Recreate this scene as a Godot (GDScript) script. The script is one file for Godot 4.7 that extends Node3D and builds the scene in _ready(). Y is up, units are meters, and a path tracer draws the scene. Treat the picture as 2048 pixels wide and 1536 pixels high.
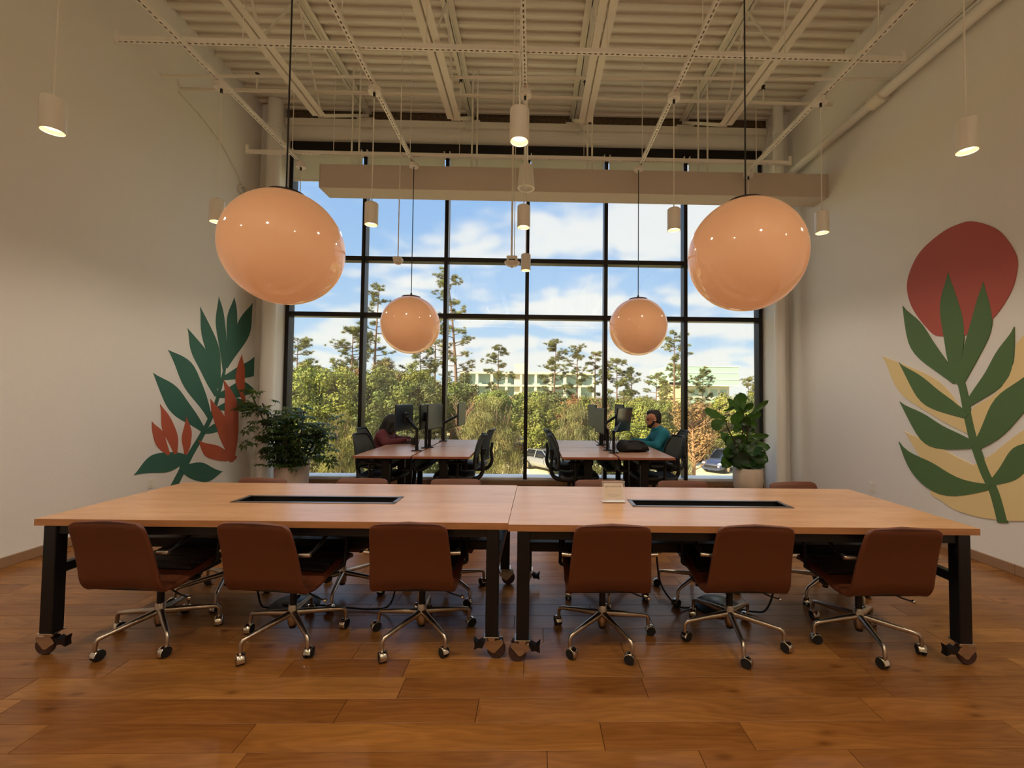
extends Node3D

# ---------------------------------------------------------------- mesh builder
class B:
	var st := SurfaceTool.new()
	var sg := 0
	var tint := Color.WHITE
	func _init() -> void:
		st.begin(Mesh.PRIMITIVE_TRIANGLES)
	func v(p: Vector3, g: int) -> void:
		st.set_smooth_group(g)
		st.set_color(tint)
		st.add_vertex(p)
	func tri(a: Vector3, b: Vector3, c: Vector3, g := -1) -> void:      # counter-clockwise seen from outside
		v(a, g); v(c, g); v(b, g)
	func quad(a: Vector3, b: Vector3, c: Vector3, d: Vector3, g := -1) -> void:
		tri(a, b, c, g); tri(a, c, d, g)
	func box(c: Vector3, s: Vector3, bas := Basis(), bev := 0.0) -> B:
		var h := s / 2.0
		var e := minf(bev, minf(h.x, minf(h.y, h.z)) * 0.95)
		var pt := func(x: float, y: float, z: float) -> Vector3: return c + bas * Vector3(x, y, z)
		for ax in 3:
			for sn in [-1.0, 1.0]:
				var o := Vector3(); o[ax] = sn * h[ax]
				var u := Vector3(); var w := Vector3()
				u[(ax + 1) % 3] = h[(ax + 1) % 3] - e
				w[(ax + 2) % 3] = (h[(ax + 2) % 3] - e) * sn
				quad(c + bas * (o - u - w), c + bas * (o + u - w), c + bas * (o + u + w), c + bas * (o - u + w))
		if e > 0.0:
			for ax in 3:
				var a1 := (ax + 1) % 3
				var a2 := (ax + 2) % 3
				for s1 in [-1.0, 1.0]:
					for s2 in [-1.0, 1.0]:
						var p := Vector3(); var q := Vector3()
						p[a1] = s1 * h[a1]; p[a2] = s2 * (h[a2] - e)
						q[a1] = s1 * (h[a1] - e); q[a2] = s2 * h[a2]
						var l := Vector3(); l[ax] = h[ax] - e
						if s1 * s2 > 0.0:
							quad(c + bas * (p - l), c + bas * (q - l), c + bas * (q + l), c + bas * (p + l), -1)
						else:
							quad(c + bas * (q - l), c + bas * (p - l), c + bas * (p + l), c + bas * (q + l), -1)
			for sx in [-1.0, 1.0]:
				for sy in [-1.0, 1.0]:
					for sz in [-1.0, 1.0]:
						var a := c + bas * Vector3(sx * h.x, sy * (h.y - e), sz * (h.z - e))
						var b := c + bas * Vector3(sx * (h.x - e), sy * h.y, sz * (h.z - e))
						var d := c + bas * Vector3(sx * (h.x - e), sy * (h.y - e), sz * h.z)
						if sx * sy * sz > 0.0: tri(a, b, d)
						else: tri(a, d, b)
		return self
	func mm(a: Vector3, b: Vector3, bev := 0.0) -> B:                     # box between two corners
		return box((a + b) / 2.0, (b - a).abs(), Basis(), bev)
	func loft(rings: Array, cap := true, closed := true) -> B:            # rings of points, counter-clockwise seen from the far end looking back
		sg += 1
		var g := sg
		for i in rings.size() - 1:
			var a: PackedVector3Array = rings[i]
			var b: PackedVector3Array = rings[i + 1]
			var n := a.size()
			for k in (n if closed else n - 1):
				var k2 := (k + 1) % n
				quad(a[k], a[k2], b[k2], b[k], g)
		if cap:
			for w in 2:
				var r: PackedVector3Array = rings[0] if w == 0 else rings[rings.size() - 1]
				var m := Vector3()
				for p in r: m += p
				m /= r.size()
				for k in r.size():
					var k2 := (k + 1) % r.size()
					if w == 0: tri(m, r[k2], r[k])
					else: tri(m, r[k], r[k2])
		return self
	func tube(pts: Array, r, seg := 8, cap := true) -> B:                 # r: a radius, or one per point
		var rings := []
		var n := pts.size()
		var t0: Vector3 = (pts[1] - pts[0]).normalized()
		var up := Vector3.UP if absf(t0.y) < 0.9 else Vector3.RIGHT
		var u := t0.cross(up).normalized()
		for i in n:
			var t: Vector3 = (pts[mini(i + 1, n - 1)] - pts[maxi(i - 1, 0)]).normalized()
			u = (u - t * u.dot(t)).normalized()
			var w := t.cross(u)
			var rad: float = r[i] if r is Array else r
			var ring := PackedVector3Array()
			for k in seg:
				var a := TAU * k / seg
				ring.append(pts[i] + (u * cos(a) + w * sin(a)) * rad)
			rings.append(ring)
		return loft(rings, cap)
	func cyl(a: Vector3, b: Vector3, r0: float, r1 := -1.0, seg := 16) -> B:
		return tube([a, b], [r0, r0 if r1 < 0.0 else r1], seg)
	func lathe(prof: Array, seg := 24, x := Transform3D()) -> B:          # (radius, height) from the bottom outside upwards
		sg += 1
		for i in prof.size() - 1:
			var p: Vector2 = prof[i]
			var q: Vector2 = prof[i + 1]
			var g := sg
			if i > 0:
				var o: Vector2 = prof[i - 1]
				if absf((p - o).angle_to(q - p)) > 0.7:
					sg += 1
					g = sg
			for k in seg:
				var a := TAU * k / seg
				var b := TAU * (k + 1) / seg
				var p0 := x * Vector3(p.x * cos(a), p.y, -p.x * sin(a)); var p1 := x * Vector3(p.x * cos(b), p.y, -p.x * sin(b))
				var q0 := x * Vector3(q.x * cos(a), q.y, -q.x * sin(a)); var q1 := x * Vector3(q.x * cos(b), q.y, -q.x * sin(b))
				if p.x > 0.00001: tri(p0, p1, q1 if q.x > 0.00001 else q0, g)
				if q.x > 0.00001: tri(p0, q1, q0, g)
		return self
	func ball(c: Vector3, r: Vector3, seg := 12, rings := 8, bas := Basis()) -> B:
		var prof := []
		for i in rings + 1:
			var a := PI * i / rings - PI / 2
			prof.append(Vector2(maxf(cos(a), 0.0) if i > 0 and i < rings else 0.0, sin(a)))
		return lathe(prof, seg, Transform3D(bas * Basis.from_scale(r), c))
	func prism(poly: PackedVector2Array, d: float, x := Transform3D()) -> B:   # polygon in x,y pushed along +z by d
		var p := poly
		if Geometry2D.is_polygon_clockwise(p):
			p = p.duplicate(); p.reverse()
		var ix := Geometry2D.triangulate_polygon(p)
		for i in range(0, ix.size(), 3):
			var a := p[ix[i]]; var b := p[ix[i + 1]]; var c := p[ix[i + 2]]
			if (b - a).cross(c - a) < 0.0:
				var t := b; b = c; c = t
			tri(x * Vector3(a.x, a.y, d), x * Vector3(b.x, b.y, d), x * Vector3(c.x, c.y, d))
			tri(x * Vector3(a.x, a.y, 0), x * Vector3(c.x, c.y, 0), x * Vector3(b.x, b.y, 0))
		for i in p.size():
			var a := p[i]
			var b := p[(i + 1) % p.size()]
			quad(x * Vector3(a.x, a.y, 0), x * Vector3(b.x, b.y, 0), x * Vector3(b.x, b.y, d), x * Vector3(a.x, a.y, d))
		return self
	func done() -> ArrayMesh:
		st.generate_normals()
		return st.commit()

# ---------------------------------------------------------------- nodes
var used := {}
var M := {}

func numbered(called: String) -> String:
	var n: int = used.get(called, 0)
	used[called] = n + 1
	return called if n == 0 else "%s_%03d" % [called, n]

func obj(called: String, shape, m: Material, parent: Node = self, at := Vector3.ZERO) -> MeshInstance3D:
	var o := MeshInstance3D.new()
	o.mesh = shape.done() if shape is B else shape
	o.material_override = m
	o.position = at
	o.name = numbered(called) if parent == self else called
	parent.add_child(o, true)
	return o

func tag(o: Node, label: String, category: String, group := "") -> Node:
	o.set_meta("label", label)
	o.set_meta("category", category)
	if group: o.set_meta("group", group)
	return o

func thing(called: String, label: String, category: String, at := Vector3.ZERO, turn := 0.0, group := "") -> Node3D:
	var o := Node3D.new()
	o.name = numbered(called)
	add_child(o)
	o.position = at
	o.rotation.y = turn
	tag(o, label, category, group)
	return o

func dup(root: Node3D, called: String, label: String, at: Vector3, turn := 0.0, group := "") -> Node3D:
	var r: Node3D = root.duplicate()
	r.name = numbered(called)
	add_child(r)
	r.position = at
	r.rotation.y = turn
	r.set_meta("label", label)
	if group: r.set_meta("group", group)
	return r

func struct(called: String, shape, m: Material, parent: Node = self, at := Vector3.ZERO) -> MeshInstance3D:
	var o := obj(called, shape, m, parent, at)
	if parent == self: o.set_meta("kind", "structure")
	return o

func frame(called: String, at := Vector3.ZERO) -> Node3D:
	var o := Node3D.new()
	o.name = numbered(called)
	add_child(o)
	o.position = at
	o.set_meta("kind", "structure")
	return o

func mat(c: Color, rough := 0.6, metal := 0.0) -> StandardMaterial3D:
	var m := StandardMaterial3D.new()
	m.albedo_color = c
	m.roughness = rough
	m.metallic = metal
	return m

func rgb(r: int, g: int, b: int) -> Color:
	return Color(r / 255.0, g / 255.0, b / 255.0)

func tri_map(m: StandardMaterial3D, t: Texture2D, scale: Vector3, offset := Vector3.ZERO, world := false) -> StandardMaterial3D:
	m.albedo_texture = t
	m.uv1_triplanar = true
	m.uv1_world_triplanar = world
	m.uv1_scale = scale
	m.uv1_offset = offset
	return m

func fast_noise(s: int, f: float, oct := 4) -> FastNoiseLite:
	var n := FastNoiseLite.new()
	n.seed = s
	n.noise_type = FastNoiseLite.TYPE_SIMPLEX_SMOOTH
	n.frequency = f
	n.fractal_octaves = oct
	return n

func wood_image(s: int, w: int, h: int, long: float, wide: float, dark: Color, light: Color, figure: float, knots: int) -> ImageTexture:
	var im := Image.create(w, h, false, Image.FORMAT_RGB8)
	var a := fast_noise(s, 1.0, 3)
	var b := fast_noise(s + 1, 1.0, 2)
	var rng := RandomNumberGenerator.new()
	rng.seed = s
	var ks := []
	for k in knots: ks.append(Vector2(rng.randf() * long, rng.randf() * wide))
	for y in h:
		var py := wide * y / h
		for x in w:
			var qx := long * x / w
			var bend := a.get_noise_2d(qx * 0.9, py * 5.0)
			var rings := sin((py * 55.0 + bend * 7.0) * 2.2) * 0.5 + 0.5
			var fib := b.get_noise_2d(qx * 6.0, py * 260.0) * 0.5 + 0.5
			var t := 0.55 + 0.35 * bend + figure * (rings - 0.5) + 0.35 * (fib - 0.5)
			for k: Vector2 in ks:
				var d := Vector2((qx - k.x) * 0.45, py - k.y).length()
				if d < 0.03: t -= 0.75 * (1.0 - d / 0.03) ** 2
			im.set_pixel(x, y, dark.lerp(light, clampf(t, 0.0, 1.0)))
	return ImageTexture.create_from_image(im)

func curve_pts(p: Array, n: int) -> Array:                              # Catmull-Rom through the points
	var out := []
	for i in p.size() - 1:
		for k in n:
			out.append(p[i].cubic_interpolate(p[i + 1], p[maxi(i - 1, 0)], p[mini(i + 2, p.size() - 1)], float(k) / n))
	out.append(p[p.size() - 1])
	return out

# ---------------------------------------------------------------- camera, sky, sun, exposure
func set_camera() -> void:
	var cam := Camera3D.new()
	cam.name = "camera"
	var f := 880.0
	var fw := Vector3(1064 - 1082, -(792 - 762), -f).normalized()      # the room's depth direction seen by the lens
	var z := -fw
	var x := Vector3(1, -0.0103, 0)
	x = (x - z * x.dot(z)).normalized()
	var y := z.cross(x)
	cam.basis = Basis(Vector3(x.x, y.x, z.x), Vector3(x.y, y.y, z.y), Vector3(x.z, y.z, z.z))
	cam.position = Vector3(0, 1.44, 0)
	cam.projection = Camera3D.PROJECTION_FRUSTUM
	cam.near = 0.05
	cam.far = 600.0
	cam.size = 0.05 * 1536.0 / f
	cam.frustum_offset = Vector2(-58.0, -6.0) / f * 0.05
	add_child(cam)
	cam.current = true

func sky_image() -> ImageTexture:
	var w := 1536
	var h := 768
	var im := Image.create(w, h, false, Image.FORMAT_RGBF)
	var n1 := fast_noise(11, 1.0, 5)
	var n2 := fast_noise(23, 1.0, 4)
	for j in h:
		var el := PI * (0.5 - (j + 0.5) / h)
		var sy := sin(el)
		var cy := cos(el)
		for i in w:
			var a := TAU * ((i + 0.5) / w - 0.5)
			if el < -0.02:
				im.set_pixel(i, j, Color(0.36, 0.36, 0.28))
				continue
			var d := Vector3(sin(a) * cy, sy, -cos(a) * cy)
			var e := maxf(sy, 0.0)
			var q := Vector2(d.x, d.z) / (e + 0.22)
			var warp := n2.get_noise_2d(q.x * 0.8, q.y * 0.8)
			var c := n1.get_noise_2d(q.x * 0.9 + q.y * 0.4 + warp * 0.7, q.y * 1.9 + warp * 0.5)
			var c2 := n2.get_noise_2d(q.x * 3.1 + 9.0, q.y * 4.4 + warp * 2.0)
			var cover := c * 1.15 + c2 * 0.42 + 0.02 + 0.8 * exp(-e * 4.4) - 0.5 * sin(a)
			cover = smoothstep(0.0, 0.7, cover)
			var blue := Color(0.13, 0.30, 0.60).lerp(Color(0.46, 0.60, 0.66), exp(-e * 3.4))
			var white := Color(0.62, 0.64, 0.64).lerp(Color(0.66, 0.67, 0.60), exp(-e * 4.0))
			im.set_pixel(i, j, blue.lerp(white, cover * 0.92))
	return ImageTexture.create_from_image(im)

func set_sky() -> void:
	var we := WorldEnvironment.new()
	we.name = "environment"
	var e := Environment.new()
	e.background_mode = Environment.BG_SKY
	var sk := Sky.new()
	var pm := PanoramaSkyMaterial.new()
	pm.panorama = sky_image()
	pm.energy_multiplier = 1.12
	sk.sky_material = pm
	e.sky = sk
	e.tonemap_mode = Environment.TONE_MAPPER_LINEAR
	e.tonemap_exposure = EXPO
	e.sdfgi_enabled = true
	e.ssao_enabled = true
	e.ssil_enabled = true
	we.environment = e
	add_child(we)
	var sun := DirectionalLight3D.new()
	sun.name = "sun"
	sun.light_color = Color(1.0, 0.93, 0.74)
	sun.light_energy = SUN
	sun.light_angular_distance = 0.6
	sun.shadow_enabled = true
	sun.look_at_from_position(Vector3(-19, 15, 13), Vector3.ZERO)        # high behind the building, to the left
	add_child(sun)

const EXPO := 1.42
const SUN := 2.9
const LAMP := 0.62
const ADDED_UPLIGHT := 2.3
const WARM := Color(1.0, 0.93, 0.84)

const XL := -4.29
const XR := 4.03
const ZW := -7.2          # glass
const ZB := 4.6           # wall behind the camera
const CX := -0.1          # middle of the lighting grid
const PITCH := 1.475

func materials() -> void:
	M.wall = mat(rgb(232, 229, 224), 0.75)
	var wn := NoiseTexture2D.new()
	wn.width = 512; wn.height = 512; wn.seamless = true; wn.as_normal_map = true; wn.bump_strength = 3.0
	wn.noise = fast_noise(5, 0.09, 4)
	M.wall.normal_enabled = true
	M.wall.normal_texture = wn
	M.wall.normal_scale = 0.25
	M.wall.uv1_triplanar = true
	M.wall.uv1_world_triplanar = true
	M.wall.uv1_scale = Vector3.ONE * 1.6
	M.white = mat(rgb(228, 223, 212), 0.55)
	M.deck = mat(rgb(226, 220, 207), 0.6)
	M.steel_white = mat(rgb(230, 224, 210), 0.45)
	M.fitting = mat(rgb(232, 228, 218), 0.35)
	M.beam_brown = mat(rgb(120, 104, 84), 0.9)
	M.beam_brown.albedo_texture = noise_tex(31, 0.03, Color(0.55, 0.5, 0.44), Color(1, 1, 1))
	M.beam_brown.uv1_triplanar = true
	M.beam_brown.uv1_scale = Vector3.ONE * 1.5
	M.bronze = mat(rgb(38, 34, 33), 0.32, 0.55)
	M.black = mat(rgb(12, 11, 12), 0.5)
	M.black_metal = mat(rgb(12, 11, 12), 0.45, 0.2)
	M.dark_plastic = mat(rgb(14, 14, 15), 0.5)
	M.rubber = mat(rgb(16, 15, 15), 0.7)
	M.chrome = mat(rgb(205, 196, 184), 0.12, 1.0)
	M.alu = mat(rgb(186, 172, 156), 0.3, 1.0)
	M.leather = mat(rgb(94, 47, 23), 0.5)
	M.leather.normal_enabled = true
	M.leather.normal_texture = wn
	M.leather.normal_scale = 0.5
	M.leather.uv1_triplanar = true
	M.leather.uv1_scale = Vector3.ONE * 9.0
	M.glass = mat(Color(1, 1, 1, 0.03), 0.0)
	M.glass.transparency = BaseMaterial3D.TRANSPARENCY_ALPHA
	M.shade = mat(rgb(226, 226, 208), 0.9)
	M.shade.backlight_enabled = true
	M.shade.backlight = Color(0.7, 0.7, 0.66)
	M.sill = mat(rgb(225, 226, 224), 0.35)
	M.lamp = mat(Color(1, 0.9, 0.75), 0.4)
	M.lamp.emission_enabled = true
	M.lamp.emission = Color(1.0, 0.83, 0.55)
	M.lamp.emission_energy_multiplier = 7.0
	M.globe = mat(rgb(210, 164, 128), 0.06)
	M.globe.emission_enabled = true
	M.globe.emission = rgb(222, 152, 102)
	M.globe.emission_energy_multiplier = 0.22
	M.concrete = mat(rgb(188, 170, 158), 0.85)
	M.soil = mat(rgb(40, 30, 24), 0.95)

func noise_tex(s: int, f: float, a: Color, b: Color) -> NoiseTexture2D:
	var t := NoiseTexture2D.new()
	t.width = 512; t.height = 512; t.seamless = true
	t.noise = fast_noise(s, f, 4)
	var g := Gradient.new()
	g.set_color(0, a); g.set_color(1, b)
	t.color_ramp = g
	return t

# ---------------------------------------------------------------- the room
func build_floor() -> void:
	var fl := struct("floor", B.new().mm(Vector3(XL - 0.2, -0.4, -7.5), Vector3(XR + 0.2, -0.012, ZB + 0.2)), mat(rgb(60, 36, 18), 0.8))
	var tex := []
	for i in 3:
		tex.append(wood_image(100 + i * 7, 1024, 256, 3.0, 0.5, Color(0.47, 0.30, 0.14), Color(0.71, 0.50, 0.27), 0.16, 5))
	var tones := [Color(0.92, 0.90, 0.88), Color(0.86, 0.82, 0.78), Color(0.90, 0.86, 0.81), Color(0.97, 0.96, 0.93), Color(0.83, 0.78, 0.73), Color(0.89, 0.86, 0.83), Color(0.87, 0.83, 0.78), Color(0.94, 0.91, 0.84)]
	var mats := []
	for i in 12:
		var m := mat(tones[i % 8] * Color(0.94, 0.94, 0.94), 0.27)
		m.metallic_specular = 0.45
		tri_map(m, tex[i % 3], Vector3(1 / 3.0, 2, 2), Vector3(0.3 + 0.13 * (i % 4), 0, 0.2 + 0.17 * (i % 5)))
		mats.append(m)
	var lens := [0.62, 0.88, 1.2, 1.5, 1.83]
	var shapes := []
	for l: float in lens:
		shapes.append(B.new().box(Vector3(0, -0.006, 0), Vector3(l - 0.0022, 0.012, 0.1553), Basis(), 0.0012).done())
	var rng := RandomNumberGenerator.new()
	rng.seed = 4
	var rest := []
	for i in 12: rest.append(B.new())
	var row := 0
	var z := ZB
	while z > -7.15:
		var x := XL - rng.randf() * 0.9
		while x < XR:
			var k := rng.randi() % 5
			var l: float = lens[k]
			var mi := rng.randi() % 12
			var c := x + l / 2
			if z < -1.55 and z > -5.3:
				if c - l / 2 < XL or c + l / 2 > XR:
					var lo := maxf(c - l / 2, XL)
					var hi := minf(c + l / 2, XR)
					if hi - lo > 0.05:
						obj("plank", B.new().box(Vector3(0, -0.006, 0), Vector3(hi - lo - 0.0022, 0.012, 0.1553), Basis(), 0.0012), mats[mi], fl, Vector3((lo + hi) / 2, 0, z - 0.0785))
				else:
					obj("plank", shapes[k], mats[mi], fl, Vector3(c, 0, z - 0.0785))
			else:
				var lo := maxf(c - l / 2, XL)
				var hi := minf(c + l / 2, XR)
				if hi - lo > 0.05:
					rest[mi].box(Vector3((lo + hi) / 2, -0.006, z - 0.0785), Vector3(hi - lo - 0.0022, 0.012, 0.1553))
			x += l
		z -= 0.157
		row += 1
	for i in 12:
		var o := obj("planking", rest[i], mats[i], fl)
		o.set_meta("kind", "stuff")

func build_walls() -> void:
	struct("wall_left", B.new().mm(Vector3(XL - 0.25, -0.4, -7.5), Vector3(XL, 6.5, ZB + 0.2)), M.wall)
	struct("wall_right", B.new().mm(Vector3(XR, -0.4, -7.5), Vector3(XR + 0.25, 6.5, ZB + 0.2)), M.wall)
	struct("wall_back", B.new().mm(Vector3(XL, -0.4, ZB), Vector3(XR, 6.5, ZB + 0.25)), M.wall)
	# the wall round the window: two returns and the band over its head
	var fr := frame("wall_front")
	obj("return", B.new().mm(Vector3(XL, -0.4, -7.4), Vector3(-3.985, 6.2, -6.86), 0.004), M.wall, fr)
	obj("return", B.new().mm(Vector3(3.79, -0.4, -7.4), Vector3(XR, 6.2, -6.8), 0.004), M.wall, fr)
	obj("header", B.new().mm(Vector3(-4.0, 5.56, -7.5), Vector3(3.79, 6.3, -7.12)), M.wall, fr)
	var bull := []
	for i in 9:
		var a := PI / 2 * i / 8
		var ring := PackedVector3Array()
		bull.append(Vector2(-7.12 + 0.13 * sin(a), 5.56 + 0.12 * (1 - cos(a))))
	var poly := PackedVector2Array([Vector2(-7.12, 5.775)])
	for p: Vector2 in bull: poly.append(p)
	poly.append(Vector2(-6.99, 5.775))
	obj("bulkhead", B.new().prism(poly, 7.79, Transform3D(Basis(Vector3(0, 0, 1), Vector3(0, 1, 0), Vector3(1, 0, 0)), Vector3(-4.0, 0, 0))), M.white, fr)
	obj("painted_gap_shade", B.new().mm(Vector3(-3.985, 5.775, -7.13), Vector3(3.79, 5.825, -7.1)), M.black, fr)  # black strip paints the shade in the slot under the beam flange
	obj("sill_base", B.new().mm(Vector3(-4.0, -0.4, -7.4), Vector3(3.79, 0.085, -7.15)), M.sill, fr)
	# round columns in the corners
	for s in [[-4.025, -6.76, 0.104], [3.775, -6.62, 0.076]]:
		var col := B.new().cyl(Vector3(s[0], 0, s[1]), Vector3(s[0], 6.0, s[1]), s[2], -1, 24)
		var c := struct("column", col, M.wall)
		obj("collar", B.new().cyl(Vector3(s[0], 5.52, s[1]), Vector3(s[0], 5.58, s[1]), s[2] + 0.012, -1, 24), M.wall, c)
	# baseboards
	var bb := mat(rgb(150, 116, 86), 0.5)
	struct("baseboard_left", B.new().mm(Vector3(XL, 0, -6.86), Vector3(XL + 0.014, 0.085, ZB), 0.003), bb)
	var br := frame("baseboard_right")
	for seg in [[-6.8, -3.62], [-3.617, 1.0], [1.003, ZB]]:
		obj("board", B.new().mm(Vector3(XR - 0.014, 0, seg[0]), Vector3(XR, 0.085, seg[1]), 0.003), bb, br)
	struct("baseboard_front", B.new().mm(Vector3(-4.0, 0, -7.15), Vector3(3.79, 0.075, -7.136), 0.003), bb)

func build_window() -> void:
	var w := frame("window_1")
	var xs := [-3.955, -2.76, -1.424, -0.1, 1.19, 2.507, 3.745]
	var ys := [0.1, 2.73, 3.65, 5.44]
	obj("head", B.new().mm(Vector3(-3.985, 5.39, -7.3), Vector3(3.79, 5.56, -7.12), 0.004), M.bronze, w)
	obj("threshold", B.new().mm(Vector3(-4.0, 0.085, -7.3), Vector3(3.79, 0.125, -7.14), 0.004), M.sill, w)
	for i in 7:
		var hw := 0.03
		obj("mullion", B.new().mm(Vector3(xs[i] - hw, 0.1, -7.29), Vector3(xs[i] + hw, 5.44, -7.12), 0.004), M.bronze, w)
	for r in [1, 2]:
		for i in 6:
			obj("transom", B.new().mm(Vector3(xs[i] + 0.03, ys[r] - 0.036, -7.29), Vector3(xs[i + 1] - 0.03, ys[r] + 0.036, -7.13), 0.004), M.bronze, w)
	for r in 3:
		for i in 6:
			obj("pane", B.new().mm(Vector3(xs[i] + 0.02, ys[r] + 0.01, -7.206), Vector3(xs[i + 1] - 0.02, ys[r + 1] - 0.01, -7.2)), M.glass, w)
	# roller shades drawn a little way down, one per bay
	var bays := ["leftmost", "second from left", "third from left", "third from right", "second from right", "rightmost"]
	for i in 6:
		var t := thing("roller_shade", "pale roller shade rolled nearly up at the window head, %s bay" % bays[i], "roller shade", Vector3((xs[i] + xs[i + 1]) / 2, 5.35, -7.08), 0, "roller shades along the window head")
		var hw: float = (xs[i + 1] - xs[i]) / 2 - 0.045
		obj("roller", B.new().cyl(Vector3(-hw, 0, 0), Vector3(hw, 0, 0), 0.032), M.shade, t)
		obj("fabric", B.new().mm(Vector3(-hw, -0.43, -0.033), Vector3(hw, 0, -0.03)), M.shade, t)
		obj("bottom_bar", B.new().mm(Vector3(-hw, -0.46, -0.042), Vector3(hw, -0.43, -0.021), 0.004), M.fitting, t)
		for sx in [-1, 1]:
			obj("bracket", B.new().mm(Vector3(sx * hw - 0.008, -0.04, -0.05), Vector3(sx * hw + 0.008, 0.05, 0.035)), M.fitting, t)

func up_at(z: float) -> float:                                          # the roof falls a little away from the window
	return 5.975 + (-7.1 - z) * 0.015

func build_ceiling() -> void:
	var ce := frame("ceiling")
	obj("roof_slab", B.new().box(Vector3(-0.13, up_at(-1.3) + 0.2, -1.3), Vector3(9.2, 0.25, 12.9), Basis(Vector3.RIGHT, 0.015)), M.white, ce)
	var poly := []
	var z := -7.12
	var b := B.new()
	var prof := []
	while z < ZB:
		for q in [[0.0, 0.0], [0.046, 0.0], [0.062, 0.042], [0.138, 0.042]]:
			prof.append(Vector2(z + q[0], up_at(z + q[0]) + q[1]))
		z += 0.155
	for i in prof.size() - 1:
		var p: Vector2 = prof[i]; var q: Vector2 = prof[i + 1]
		b.quad(Vector3(XL, p.y, p.x), Vector3(XR, p.y, p.x), Vector3(XR, q.y, q.x), Vector3(XL, q.y, q.x))
	obj("deck", b, M.deck, ce)
	# edge beam over the window
	var eb := frame("beam")
	obj("flange", B.new().mm(Vector3(-3.98, 5.725, -7.1), Vector3(3.785, 5.828, -6.93), 0.004), M.steel_white, eb)
	obj("web", B.new().mm(Vector3(-3.98, 5.828, -7.1), Vector3(3.785, 6.1, -7.0)), M.beam_brown, eb)
	# open web joists
	var jx := [-2.70, -1.02, 0.635, 2.43]
	var where := ["farthest left, above the left big globe", "just left of the ceiling's middle", "just right of the ceiling's middle", "farthest right, above the right big globe"]
	for i in 4:
		var j := thing("roof_joist", "white open-web roof joist, %s" % where[i], "joist", Vector3(jx[i], 0, 0), 0, "open-web roof joists")
		var z0 := -7.06
		var z1 := ZB - 0.05
		for sx in [-1, 1]:
			var tc := B.new()
			for part in 2:
				var w := 0.062 if part == 0 else 0.008
				var hh := 0.008 if part == 0 else 0.05
				var yo := -0.012 if part == 0 else -0.04
				var xo := 0.012 + 0.031 if part == 0 else 0.012
				var a := Vector3(sx * xo, up_at(z0) + yo, z0)
				var c := Vector3(sx * xo, up_at(z1) + yo, z1)
				bar(tc, a, c, w, hh)
			obj("top_chord", tc, M.steel_white, j)
			var bc := B.new()
			for part in 2:
				var w := 0.07 if part == 0 else 0.008
				var hh := 0.008 if part == 0 else 0.055
				var yo := -1.03 if part == 0 else -1.0
				var xo := 0.013 + 0.035 if part == 0 else 0.013
				bar(bc, Vector3(sx * xo, up_at(-5.45) + yo, -5.45), Vector3(sx * xo, up_at(z1) + yo, z1), w, hh)
			obj("bottom_chord", bc, M.steel_white, j)
		var ed := B.new()
		bar(ed, Vector3(0, up_at(-5.5) - 1.0, -5.5), Vector3(0, up_at(-6.95) - 0.07, -6.95), 0.09, 0.04)
		obj("end_diagonal", ed, M.steel_white, j)
		var zz := -5.5
		var k := 0
		while zz < ZB - 1.0:
			var n := zz + 0.62
			var lo := Vector3(0, up_at(zz) - 1.01, zz)
			var hi := Vector3(0, up_at(n) - 0.03, n)
			obj("web_rod", B.new().tube([lo, hi], 0.014, 6), M.steel_white, j)
			obj("web_rod", B.new().tube([hi, Vector3(0, up_at(n + 0.62) - 1.01, n + 0.62)], 0.014, 6), M.steel_white, j)
			zz += 1.24
		obj("bearing_seat", B.new().mm(Vector3(-0.14, 5.828, -7.03), Vector3(0.14, 5.838, -6.9), 0.002).mm(Vector3(-0.09, 5.7, -6.928), Vector3(0.09, 5.828, -6.912), 0.002).mm(Vector3(-0.03, 5.838, -7.03), Vector3(0.03, 5.96, -6.95), 0.002), M.steel_white, j)

func bar(b: B, a: Vector3, c: Vector3, w: float, h: float) -> void:
	var d := (c - a)
	var z := d.normalized()
	var x := Vector3.UP.cross(z).normalized()
	b.box((a + c) / 2, Vector3(w, h, d.length()), Basis(x, z.cross(x), z))

# ---------------------------------------------------------------- services under the roof
func perforated(len: float) -> B:                                       # slotted channel along x, its open slots towards the floor
	var b := B.new()
	b.mm(Vector3(-len / 2, 0.0, -0.02), Vector3(len / 2, 0.04, -0.0165))
	b.mm(Vector3(-len / 2, 0.0, 0.0165), Vector3(len / 2, 0.04, 0.02))
	b.mm(Vector3(-len / 2, 0.0375, -0.0165), Vector3(len / 2, 0.04, 0.0165))  # added cover, shuts light out so the slots look dark
	for s in [-1.0, 1.0]:
		b.mm(Vector3(-len / 2, 0.0, minf(s * 0.0065, s * 0.0165)), Vector3(len / 2, 0.003, maxf(s * 0.0065, s * 0.0165)))
	var x := -len / 2
	while x < len / 2 - 0.03:                                           # the webs between the slots
		b.mm(Vector3(x, 0, -0.0065), Vector3(x + 0.022, 0.003, 0.0065))
		x += 0.05
	return b

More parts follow.
